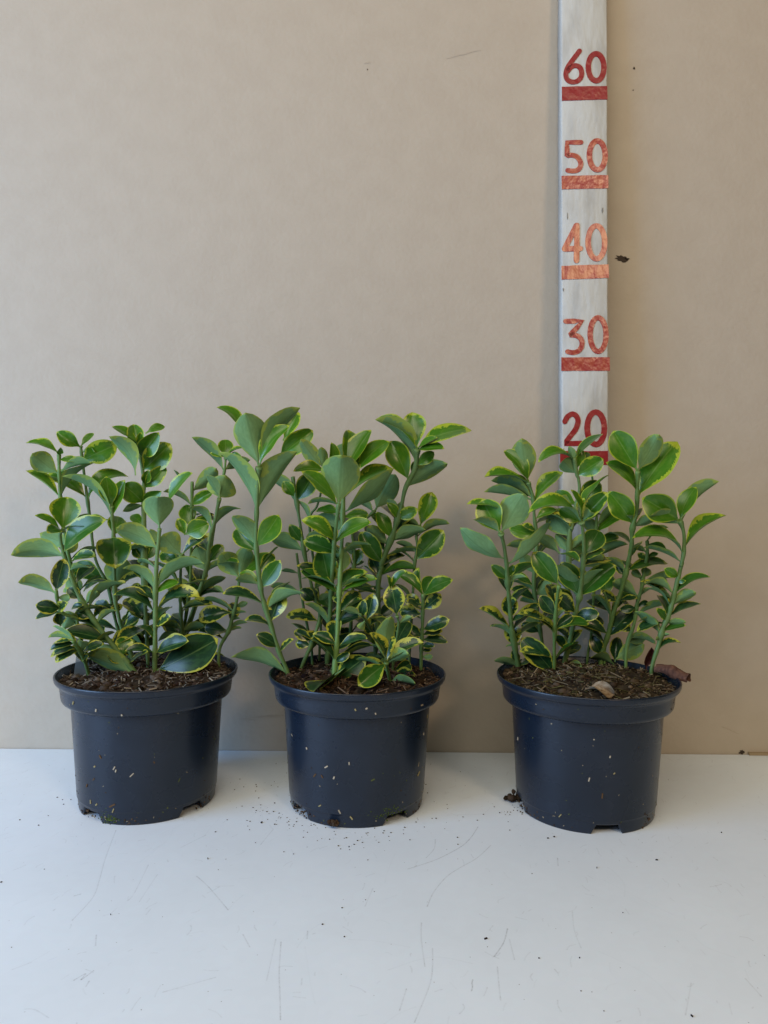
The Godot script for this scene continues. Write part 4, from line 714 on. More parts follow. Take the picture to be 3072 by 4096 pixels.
# painted numerals on the board: character, paint, closed, stroke mm, strokes mm
const NUMERALS := [
	["6", 0, 0, 5.32, [[-5.5,782.2, -7.3,779.8, -9.9,776.3, -12.4,772.9, -14.4,770.2, -16.3,767.5, -17.9,765, -19,762.5, -19.9,760, -20.4,757.7, -20.4,755.3, -20,753.1, -19.2,751.2, -17.9,749.8, -16.2,748.7, -14.4,748.1, -12.6,747.8, -10.6,748, -8.9,748.5, -7.2,749.4, -5.7,750.7, -4.4,752.3, -3.6,754, -3.2,755.9, -3,757.9, -3.3,759.9, -3.9,762, -4.9,763.7, -6.2,764.9, -7.9,765.7, -9.5,766, -11.2,765.9, -12.9,765.4, -14.5,764.5, -16,763, -17.4,761.2, -18.4,759.9]]],
	["0", 0, 1, 5.99, [[12.5,779.2, 14.5,778.9, 16.3,777.8, 17.9,776, 19.3,773.7, 20.3,770.9, 21,767.7, 21.2,764.4, 21,761.1, 20.4,757.9, 19.4,755.1, 18.1,752.7, 16.5,750.9, 14.7,749.7, 12.8,749.3, 10.9,749.7, 9.1,750.8, 7.4,752.5, 6,754.9, 5,757.7, 4.4,760.8, 4.1,764.2, 4.3,767.5, 4.9,770.7, 5.9,773.5, 7.2,775.9, 8.9,777.7, 10.6,778.8]]],
	["5", 1, 0, 5.32, [[-4.1,681.5, -11.6,681.4, -19.2,681.3, -19.2,674.8, -19.3,666.7, -19.1,666.9, -17.7,667.1, -15.7,667.4, -13.7,667.4, -11.8,667, -9.9,666.4, -8.2,665.4, -6.7,663.8, -5.5,661.8, -4.6,659.9, -4.3,658.1, -4.4,656.4, -4.8,654.8, -5.6,653.3, -6.7,651.9, -8.1,650.9, -9.8,650.3, -11.7,650, -13.6,649.9, -15.5,650.1, -17.3,650.4, -18.6,650.6]]],
	["0", 1, 1, 5.99, [[13.6,683.1, 15.5,682.8, 17.4,681.6, 19,679.8, 20.4,677.3, 21.4,674.3, 22.1,670.9, 22.3,667.4, 22.2,663.8, 21.5,660.5, 20.5,657.5, 19.2,654.9, 17.6,653, 15.7,651.8, 13.8,651.4, 11.9,651.8, 10.1,652.9, 8.4,654.8, 7,657.3, 6,660.3, 5.3,663.6, 5.1,667.2, 5.3,670.7, 5.9,674.1, 6.9,677.1, 8.2,679.6, 9.9,681.5, 11.7,682.7]]],
	["4", 3, 0, 5.96, [[-9.3,590.3, -15.4,578.1, -22.3,564.5], [-22.3,564.5, -13.9,564.8, -5.1,565], [-8.7,590.3, -8.8,570.7, -9.3,551.9]]],
	["0", 3, 1, 5.96, [[12.4,590, 14.4,589.6, 16.3,588.3, 18,586.1, 19.5,583.3, 20.6,579.9, 21.3,576.1, 21.5,572, 21.3,568, 20.7,564.2, 19.6,560.7, 18.2,557.9, 16.5,555.7, 14.6,554.3, 12.6,553.8, 10.6,554.3, 8.7,555.6, 7,557.7, 5.5,560.6, 4.4,564, 3.7,567.8, 3.4,571.8, 3.6,575.8, 4.3,579.7, 5.3,583.1, 6.7,586, 8.4,588.2, 10.3,589.5]]],
	["3", 2, 0, 5.42, [[-21.1,485.6, -11.9,485.8, -3.4,486.1, -9.2,478.4, -16.4,470.9, -16.4,470.9, -14.4,470.8, -11.6,470.6, -9.1,470, -7.2,469, -5.6,467.7, -4.4,466.1, -3.6,464.1, -3.3,461.8, -3.5,459.6, -4.2,457.4, -5.4,455.4, -7,453.7, -8.8,452.6, -10.9,451.9, -13,451.6, -15.2,451.7, -17.5,452.2, -19.1,452.6]]],
	["0", 2, 1, 5.69, [[13.9,489.7, 15.8,489.3, 17.7,487.9, 19.3,485.8, 20.7,482.9, 21.8,479.4, 22.4,475.5, 22.7,471.4, 22.5,467.3, 21.9,463.4, 20.9,459.9, 19.5,457, 17.9,454.8, 16.1,453.4, 14.2,452.9, 12.3,453.3, 10.4,454.7, 8.8,456.9, 7.4,459.7, 6.3,463.2, 5.7,467.1, 5.4,471.2, 5.6,475.3, 6.2,479.2, 7.2,482.7, 8.6,485.6, 10.2,487.8, 12,489.2]]],
	["2", 0, 0, 5.69, [[-22.2,376.7, -21.5,378.2, -20.4,380.3, -19.1,382.2, -17.5,383.5, -15.6,384.6, -13.8,385.1, -12,384.6, -10.4,383.4, -9.1,381.9, -8.3,380.2, -7.9,378.1, -7.9,375.8, -8.6,373.2, -9.6,370.4, -11,367.7, -12.6,365.4, -14.4,363.2, -16.3,360.9, -18.4,358.1, -20.5,355.1, -22,353, -13.5,353, -5.2,353.4]]],
	["0", 0, 1, 6.23, [[11.2,387.1, 13.2,386.7, 15.2,385.5, 17,383.4, 18.5,380.6, 19.6,377.3, 20.3,373.6, 20.6,369.8, 20.4,365.9, 19.7,362.2, 18.6,358.8, 17.2,356, 15.5,353.9, 13.5,352.6, 11.4,352.1, 9.4,352.6, 7.4,353.8, 5.6,355.9, 4.2,358.6, 3,361.9, 2.3,365.6, 2,369.5, 2.2,373.4, 2.9,377.1, 4,380.5, 5.4,383.2, 7.2,385.4, 9.1,386.7]]],
]
const MARKS := [
	[0, -24.9,742.7, 24.7,743.7, 25,728.9, -24.8,727.3],
	[1, -25.4,644.7, 25.6,645.6, 25.7,631.2, -25.1,629.8],
	[3, -25.6,546, 25.6,548, 26,533.1, -25.5,531.1],
	[2, -25.9,446.4, 26.6,446.7, 26.7,431.9, -26,431.6],
	[0, -27.4,344.9, 24.4,345, 24.5,329.9, -27.3,331.2],
]
# scratches on the table: strength, path x,z mm
const SCRATCHES := [
	[0.35, -233.4,-660.6, -224.1,-610.1, -216.5,-577.1, -211.6,-550.5, -214.5,-520.3],
	[0.5, -143.4,-582.4, -130.3,-566.4, -109,-535],
	[0.4, -66.3,-497.4, -63.2,-466.3, -59.8,-444.5, -56.5,-422.7],
	[0.6, -187.1,-456.2, -182.5,-462.5, -182.8,-456.9, -178.5,-465.9],
	[0.5, -177.5,-450.4, -177.5,-455.8],
	[0.6, -226.2,-552.2, -222,-555.1],
	[0.3, -95.8,-665.4, -102.3,-635.7],
	[0.3, -152.4,-653, -168.1,-629.2],
	[0.35, -93.1,-505.5, -85.9,-491.2],
	[0.45, -49.9,-510.1, -49.4,-500.8],
	[0.5, -191.3,-503.6, -187.1,-491.1],
	[0.25, -6.3,-566.7, -11.7,-541],
	[0.25, -186,-599.3, -183.3,-557.3, -184.7,-546.1],
	[0.2, -174.3,-584.8, -175.8,-544.7],
	[0.25, -125.3,-567.5, -111.5,-568.4],
	[0.25, -164.6,-535.7, -165.6,-528.3],
	[0.25, -101.5,-460.1, -130.1,-445.7],
	[0.3, -48.3,-459.7, -48,-453.1],
	[0.25, -204.9,-430.2, -198.7,-429.7, -187.8,-423.1],
	[0.2, -70.2,-500.5, -69.7,-457.2],
	[0.7, 86.2,-673.4, 77.7,-652.7, 69,-637.4, 56,-622.8, 41.8,-609.9, 20.7,-596],
	[0.45, 92.7,-637.9, 78.1,-615.2, 63.3,-599.6, 51,-584.8, 39.6,-562.4, 33.2,-541.7],
	[0.7, 86.9,-514.8, 81.7,-498.6, 73.3,-483.4],
	[0.6, 56.7,-459.9, 55.8,-456.6, 55.7,-453.3, 54.6,-449],
	[0.5, 144.4,-616.3, 141.8,-602.8],
	[0.4, 46.2,-647.8, 44.1,-630.8, 36.4,-614.5],
	[0.35, 33.9,-491.6, 32.7,-472.1, 29.7,-454.1, 19.3,-421.7],
	[0.35, 28.1,-521, 27.1,-501.8, 27.9,-472.1],
	[0.35, 73.7,-472.6, 72,-454.6, 70.9,-440.9],
	[0.4, 109.4,-470.8, 110.6,-466.7],
	[0.3, 225.7,-463.2, 227.5,-445.9],
	[0.2, 137,-537.1, 132.6,-514.1, 131.9,-492.9],
	[0.25, 190.3,-458.3, 175.3,-429.3],
	[0.3, 86.2,-502.6, 85.8,-479.9],
	[0.3, 15.6,-450.7, 11,-431.2],
	[0.25, 92.8,-700.3, 60.2,-697.2],
	[0.3, 74.1,-621.1, 75.3,-615.2],
	[0.35, 228.4,-577.1, 227.8,-572],
]
# crumbs on the table: x, z, size in mm
const CRUMBS := [70.6,-502.1,1.68, 102.1,-481.6,1.17, 225.1,-613.8,2.05, 172.4,-599.9,1.09, 144.3,-651.2,1.78, 150.3,-654,1.79, 178.9,-428.2,1.17, 70.5,-493.3,0.6, 6.3,-652.3,0.99, 300.7,-664.8,0.81, 333.2,-652.8,0.6, 24.6,-646.1,1.18, 128.3,-481.9,0.59, 127.2,-448.9,0.55, 129.6,-432.2,0.79, -108.1,-677.8,1.65, -106.9,-638.6,0.97, -72.3,-619,1.13, -140.7,-609.6,1.11, -126,-609.4,0.74, -128.4,-592.1,0.72, -190,-527.3,0.48, -152.9,-525.5,0.48, -240.8,-488.6,0.74, -27.1,-632,0.77, -288.7,-570.4,1.56, -137.5,-430,0.52]

var rng := RandomNumberGenerator.new()
var noise := FastNoiseLite.new()
var leaf_top := []
var leaf_under := []
var stem_mat := []

func lin(r: float, g: float, b: float) -> Color:
	return Color(r, g, b).linear_to_srgb()

func plain(c: Color, rough: float, spec := 0.5) -> StandardMaterial3D:
	var m := StandardMaterial3D.new()
	m.albedo_color = c
	m.roughness = rough
	m.metallic_specular = spec
	return m

func noise_tex(freq: float, a: Color, b: Color, size := 256, sd := 1, oct := 4) -> NoiseTexture2D:
	var n := FastNoiseLite.new()
	n.seed = sd
	n.frequency = freq
	n.fractal_octaves = oct
	var g := Gradient.new()
	g.set_color(0, a)
	g.set_color(1, b)
	var t := NoiseTexture2D.new()
	t.width = size
	t.height = size
	t.seamless = true
	t.noise = n
	t.color_ramp = g
	return t

func bump_tex(freq: float, strength: float, size := 256, sd := 1) -> NoiseTexture2D:
	var n := FastNoiseLite.new()
	n.seed = sd
	n.frequency = freq
	n.fractal_octaves = 3
	var t := NoiseTexture2D.new()
	t.width = size
	t.height = size
	t.seamless = true
	t.noise = n
	t.as_normal_map = true
	t.bump_strength = strength
	return t

func tag(o: Node, label: String, category: String, group := "") -> void:
	o.set_meta("label", label)
	o.set_meta("category", category)
	if group != "":
		o.set_meta("group", group)

func part(called: String, mesh: Mesh, parent: Node, at := Vector3.ZERO, m: Material = null) -> MeshInstance3D:
	var o := MeshInstance3D.new()
	o.name = called
	o.mesh = mesh
	if m:
		o.material_override = m
	parent.add_child(o, true)
	o.position = at
	return o

func base_node(called: String, at: Vector3) -> Node3D:
	var o := Node3D.new()
	o.name = called
	add_child(o, true)
	o.position = at
	return o

# a grid of points (rows of equal length) as one smooth surface; wrap joins the ends of each row
func grid_arrays(rows: Array, uvs: Array, flip := false, wrap := false) -> Array:
	var nr := rows.size()
	var nc: int = rows[0].size()
	var v := PackedVector3Array()
	var n := PackedVector3Array()
	var uv := PackedVector2Array()
	var ix := PackedInt32Array()
	for i in nr:
		var r: PackedVector3Array = rows[i]
		var up: PackedVector3Array = rows[maxi(i - 1, 0)]
		var dn: PackedVector3Array = rows[mini(i + 1, nr - 1)]
		for j in nc:
			var l := j - 1
			var q := j + 1
			if wrap:
				if l < 0: l = nc - 2
				if q > nc - 1: q = 1
			else:
				l = maxi(l, 0)
				q = mini(q, nc - 1)
			var c := (r[q] - r[l]).cross(dn[j] - up[j])
			if flip: c = -c
			v.append(r[j])
			n.append(c.normalized() if c.length_squared() > 1e-18 else Vector3.UP)
			uv.append(uvs[i][j])
	for i in nr - 1:
		for j in nc - 1:
			var a := i * nc + j
			var b := a + 1
			var c := a + nc
			var d := c + 1
			if flip:
				ix.append_array([a, b, c, b, d, c])
			else:
				ix.append_array([a, c, b, b, c, d])
	var arr := []
	arr.resize(Mesh.ARRAY_MAX)
	arr[Mesh.ARRAY_VERTEX] = v
	arr[Mesh.ARRAY_NORMAL] = n
	arr[Mesh.ARRAY_TEX_UV] = uv
	arr[Mesh.ARRAY_INDEX] = ix
	return arr

func box_into(st: SurfaceTool, xf: Transform3D, size: Vector3, col := Color.WHITE) -> void:
	var h := size * 0.5
	var p := []
	for k in 8:
		p.append(xf * Vector3(h.x if k & 1 else -h.x, h.y if k & 2 else -h.y, h.z if k & 4 else -h.z))
	for q in [[0, 2, 3, 1], [4, 5, 7, 6], [0, 1, 5, 4], [2, 6, 7, 3], [0, 4, 6, 2], [1, 3, 7, 5]]:
		var nn: Vector3 = (p[q[1]] - p[q[0]]).cross(p[q[2]] - p[q[0]]).normalized()
		var mid: Vector3 = (p[q[0]] + p[q[2]]) * 0.5 - xf.origin
		var order: Array = [0, 2, 1, 0, 3, 2] if nn.dot(mid) > 0 else [0, 1, 2, 0, 2, 3]
		if nn.dot(mid) < 0: nn = -nn
		for t in order:
			st.set_color(col)
			st.set_normal(nn)
			st.add_vertex(p[q[t]])

# a lumpy pebble
func clod_into(st: SurfaceTool, at: Vector3, r: float, col: Color, sd: int, squash := 0.8) -> void:
	var rows := []
	var nr := 5
	var nc := 7
	for i in nr + 1:
		var row := []
		var th := PI * i / nr
		for j in nc + 1:
			var ph := TAU * (j % nc) / nc
			var d := Vector3(sin(th) * cos(ph), cos(th) * squash, sin(th) * sin(ph))
			var k := 1.0 + 0.45 * noise.get_noise_3d(d.x * 90 + sd * 13.0, d.y * 90, d.z * 90 + sd)
			row.append(at + d * r * k)
		rows.append(row)
	for i in nr:
		for j in nc:
			for t in [[0, 0], [1, 0], [0, 1], [0, 1], [1, 0], [1, 1]]:
				var p: Vector3 = rows[i + t[0]][j + t[1]]
				st.set_color(col)
				st.set_normal((p - at).normalized())
				st.add_vertex(p)

# ------------------------------------------------------------------ leaves
func make_leaf_materials() -> void:
	# tones: young, middle, old. Centre green, second green, margin yellow (linear values)
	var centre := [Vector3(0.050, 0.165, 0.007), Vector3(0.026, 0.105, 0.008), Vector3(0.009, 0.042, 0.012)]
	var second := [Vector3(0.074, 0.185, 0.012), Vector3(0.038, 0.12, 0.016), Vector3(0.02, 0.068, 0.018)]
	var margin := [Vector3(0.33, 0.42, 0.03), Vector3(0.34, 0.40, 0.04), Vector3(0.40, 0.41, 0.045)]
	var n := FastNoiseLite.new()
	n.frequency = 1.0
	n.fractal_octaves = 3
	for tone in 3:
		var list := []
		for k in 5:
			n.seed = tone * 17 + k * 5 + 3
			var w := 160
			var h := 80
			var im := Image.create(w, h, false, Image.FORMAT_RGB8)
			var broad: float = [0.13, 0.17, 0.21][tone] * [0.3, 0.6, 0.85, 1.1, 1.5][k]
			for y in h:
				var v := (y + 0.5) / h * 2.0 - 1.0
				for x in w:
					var u := (x + 0.5) / w
					var rim := minf(1.0 - absf(v), (1.0 - u) * 2.2)
					var s := signf(v)
					var jag := n.get_noise_2d(u * 4.0, s * 7.0) * 1.3 + n.get_noise_2d(u * 26.0 + v * 5.0, v * 4.0 + 40.0) * 0.55
					var edge := maxf(broad * (1.0 + jag * 1.5), 0.095)
					var vein := absf(fposmod(u * 8.0 - absf(v) * 1.7, 1.0) - 0.5)
					var patch := n.get_noise_2d(u * 5.0 + 9.0, v * 3.0 - 20.0)
					var mixv := clampf(patch * 2.2 + 0.35, 0.0, 1.0)
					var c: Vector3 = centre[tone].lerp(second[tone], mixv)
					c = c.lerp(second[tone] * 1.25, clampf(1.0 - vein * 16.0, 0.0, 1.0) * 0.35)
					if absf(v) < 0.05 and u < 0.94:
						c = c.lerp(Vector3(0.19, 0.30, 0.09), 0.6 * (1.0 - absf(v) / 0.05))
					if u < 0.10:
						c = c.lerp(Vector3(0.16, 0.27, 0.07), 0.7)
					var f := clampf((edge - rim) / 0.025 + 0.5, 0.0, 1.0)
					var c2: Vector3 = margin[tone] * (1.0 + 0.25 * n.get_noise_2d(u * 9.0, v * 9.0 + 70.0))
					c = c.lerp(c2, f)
					im.set_pixel(x, y, lin(c.x, c.y, c.z))
			var m := plain(Color.WHITE, 0.28, 0.45)
			m.albedo_texture = ImageTexture.create_from_image(im)
			m.backlight_enabled = true
			m.backlight = Color(0.22, 0.26, 0.10)
			list.append(m)
		leaf_top.append(list)
	for k in 4:
		n.seed = 200 + k * 7
		var w := 128
		var h := 64
		var im := Image.create(w, h, false, Image.FORMAT_RGB8)
		for y in h:
			var v := (y + 0.5) / h * 2.0 - 1.0
			for x in w:
				var u := (x + 0.5) / w
				var rim := minf(1.0 - absf(v), (1.0 - u) * 2.2)
				var edge: float = [0.10, 0.13, 0.2, 0.32][k] * (1.0 + 1.5 * n.get_noise_2d(u * 4.0, signf(v) * 7.0) + 0.4 * n.get_noise_2d(u * 22.0, v * 5.0))
				var vein := absf(fposmod(u * 7.0 - absf(v) * 1.6, 1.0) - 0.5)
				var c := Vector3(0.16, 0.285, 0.115) * (1.0 + 0.15 * n.get_noise_2d(u * 6.0, v * 5.0))
				c = c.lerp(Vector3(0.13, 0.255, 0.075), clampf(1.0 - vein * 14.0, 0.0, 1.0) * 0.4)
				if absf(v) < 0.05:
					c = c.lerp(Vector3(0.12, 0.22, 0.08), 0.6)
				c = c.lerp(Vector3(0.29, 0.38, 0.07), clampf((edge - rim) / 0.05 + 0.5, 0.0, 1.0) * 0.85)
				im.set_pixel(x, y, lin(c.x, c.y, c.z))
		var m := plain(Color.WHITE, 0.6, 0.25)
		m.albedo_texture = ImageTexture.create_from_image(im)
		m.backlight_enabled = true
		m.backlight = Color(0.22, 0.26, 0.10)
		leaf_under.append(m)

# a blade from its base to its tip, upper side towards n, arched and folded along the midrib, with thickness
func leaf_mesh(reach: Vector3, n: Vector3, width: float, camber: float, top: Material, under: Material, fold := -1.0, twist := 0.0) -> ArrayMesh:
	var nu := 13
	var nv := 8
	var leng := reach.length()
	var t0 := reach.normalized()
	n = (n - t0 * n.dot(t0)).normalized()
	var ctrl := reach * 0.5 + n * camber * leng * 2.0
	var side_bend := rng.randf_range(-0.05, 0.05)
	ctrl += t0.cross(n) * side_bend * leng
	if fold < 0.0:
		fold = rng.randf_range(0.16, 0.58)
	var peak := rng.randf_range(0.50, 0.62)
	var q_base := rng.randf_range(0.95, 1.25)
	var q := rng.randf_range(0.58, 0.78)
	var pet := rng.randf_range(0.035, 0.075)
	var wave := rng.randf_range(0.02, 0.10)
	var wf := rng.randf_range(6.0, 12.0)
	var ph := rng.randf() * TAU
	var tw := rng.randf_range(-0.22, 0.22) + twist
	var a_rows := []
	var b_rows := []
	var uvs := []
	for i in nu + 1:
		var u := float(i) / nu
		if i > 0: u = pow(u, 0.92)
		var c := ctrl * (2.0 * u * (1.0 - u)) + reach * (u * u)
		var tg := (ctrl * (2.0 - 4.0 * u) + reach * (2.0 * u)).normalized()
		var s := tg.cross(n).normalized().rotated(tg, tw * (u - 0.4))
		var up := s.cross(tg).normalized()
		var x := clampf((u - pet) / (1.0 - pet), 0.0, 1.0)
		var hw := width * 0.5 * (pow(sin(PI * 0.5 * x / peak), q_base) if x < peak else pow(maxf(cos(PI * 0.5 * (x - peak) / (1.0 - peak)), 0.0), q))
		hw *= 1.0 + 0.025 * sin(u * 75.0 + ph)
		hw = maxf(hw, lerpf(0.0011, 0.0002, u))
		var ra := PackedVector3Array()
		var rb := PackedVector3Array()
		var ru := []
		for j in nv + 1:
			var v := float(j) / nv * 2.0 - 1.0
			var av := absf(v)
			var rise := hw * (sin(fold) * pow(av, 1.3) + wave * av * sin(u * wf + ph + signf(v)))
			var p := c + s * (hw * v * cos(fold)) + up * rise
			var th := 0.00022 * (1.0 - pow(av, 4.0)) + (0.0005 * exp(-av * av * 60.0) * (1.0 - u))
			ra.append(p + up * th * 0.6)
			rb.append(p - up * th)
			ru.append(Vector2(u, v * 0.5 + 0.5))
		a_rows.append(ra)
		b_rows.append(rb)
		uvs.append(ru)
	var me := ArrayMesh.new()
	me.add_surface_from_arrays(Mesh.PRIMITIVE_TRIANGLES, grid_arrays(a_rows, uvs, false))
	me.surface_set_material(0, top)
	me.add_surface_from_arrays(Mesh.PRIMITIVE_TRIANGLES, grid_arrays(b_rows, uvs, true))
	me.surface_set_material(1, under)
	return me

func catmull(p: Array, t: float) -> Vector3:
	var k := clampf(t, 0.0, 0.99999) * (p.size() - 1)
	var i := int(k)
	var f := k - i
	var a: Vector3 = p[maxi(i - 1, 0)]
	var b: Vector3 = p[i]
	var c: Vector3 = p[mini(i + 1, p.size() - 1)]
	var d: Vector3 = p[mini(i + 2, p.size() - 1)]
	return 0.5 * (2.0 * b + (c - a) * f + (2.0 * a - 5.0 * b + 4.0 * c - d) * f * f + (3.0 * b - a - 3.0 * c + d) * f * f * f)

func tube(p: Array, r0: float, r1: float, knots: Array, sides := 9, steps := 6) -> ArrayMesh:
	var n := (p.size() - 1) * steps
	var rows := []
	var uvs := []
	var ref := Vector3(0.3, 0.1, 1.0)
	for i in n + 1:
		var t := float(i) / n
		var c := catmull(p, t)
		var tg := (catmull(p, minf(t + 0.01, 1.0)) - catmull(p, maxf(t - 0.01, 0.0))).normalized()
		var s := tg.cross(ref).normalized()
		var b := s.cross(tg)
		var r := lerpf(r0, r1, t)
		for kn in knots:
			r += 0.0004 * exp(-pow((t - kn) * 40.0, 2.0))
		var row := PackedVector3Array()
		var ru := []
		for j in sides + 1:
			var a := TAU * (j % sides) / sides
			row.append(c + (s * cos(a) + b * sin(a)) * r)
			ru.append(Vector2(float(j) / sides, t * 6.0))
		rows.append(row)
		uvs.append(ru)
	# close the top
	var tip := PackedVector3Array()
	var tu := []
	for j in sides + 1:
		tip.append(catmull(p, 1.0) + (catmull(p, 1.0) - catmull(p, 0.97)).normalized() * r1 * 0.4)
		tu.append(Vector2(0, 6))
	rows.append(tip)
	uvs.append(tu)
	var me := ArrayMesh.new()
	me.add_surface_from_arrays(Mesh.PRIMITIVE_TRIANGLES, grid_arrays(rows, uvs, true, true))
	return me

func build_shrub(k: int, label: String) -> void:
	var root := base_node("evergreen_shrub", POT_AT[k] + Vector3(0, SOIL_Y, 0))
	tag(root, label, "plant", "potted variegated shrubs")
	for s in SHRUBS[k]:
		var pts := []
		var raw: Array = s[1]
		for i in raw.size() / 3:
			pts.append(Vector3(raw[i * 3], raw[i * 3 + 1], raw[i * 3 + 2]) * 0.001)
		var origin: Vector3 = pts[0]
		for i in pts.size():
			pts[i] -= origin
		var knots := []
		for l in s[2]:
			knots.append((1.0 + l[12] * (pts.size() - 2)) / (pts.size() - 1))
		var stem := part("stem", tube(pts, s[0] * 0.00102, s[0] * 0.00082, knots), root, origin, stem_mat[rng.randi() % stem_mat.size()])
		for l in s[2]:
			var b := Vector3(l[0], l[1], l[2]) * 0.001
			var reach := Vector3(l[3], l[4], l[5]) * 0.001
			var n := Vector3(l[6], l[7], l[8])
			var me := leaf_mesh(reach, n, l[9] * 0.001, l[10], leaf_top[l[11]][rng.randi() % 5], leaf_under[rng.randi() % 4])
			part("leaf", me, stem, b - origin)

# ------------------------------------------------------------------ pots
func lathe(profile: Array, notch_deg: Array, seg := 144, notched := false) -> ArrayMesh:
	var rows := []
	var uvs := []
	for i in profile.size():
		var row := PackedVector3Array()
		var ru := []
		for j in seg + 1:
			var a := TAU * (j % seg) / seg
			var r: float = profile[i].x
			var y: float = profile[i].y
			if notched and y < 0.0101:
				var lift := 0.0
				for nd in notch_deg:
					var d: float = absf(angle_difference(a, deg_to_rad(nd)))
					lift = maxf(lift, clampf((deg_to_rad(12.5) - d) / deg_to_rad(2.8), 0.0, 1.0))
				y = maxf(y, 0.0085 * lift + y * 0.15 * lift)
			row.append(Vector3(sin(a) * r, y, cos(a) * r))
			ru.append(Vector2(float(j) / seg, float(i) / (profile.size() - 1)))
		rows.append(row)
		uvs.append(ru)
	var me := ArrayMesh.new()
	me.add_surface_from_arrays(Mesh.PRIMITIVE_TRIANGLES, grid_arrays(rows, uvs, true, true))
	return me

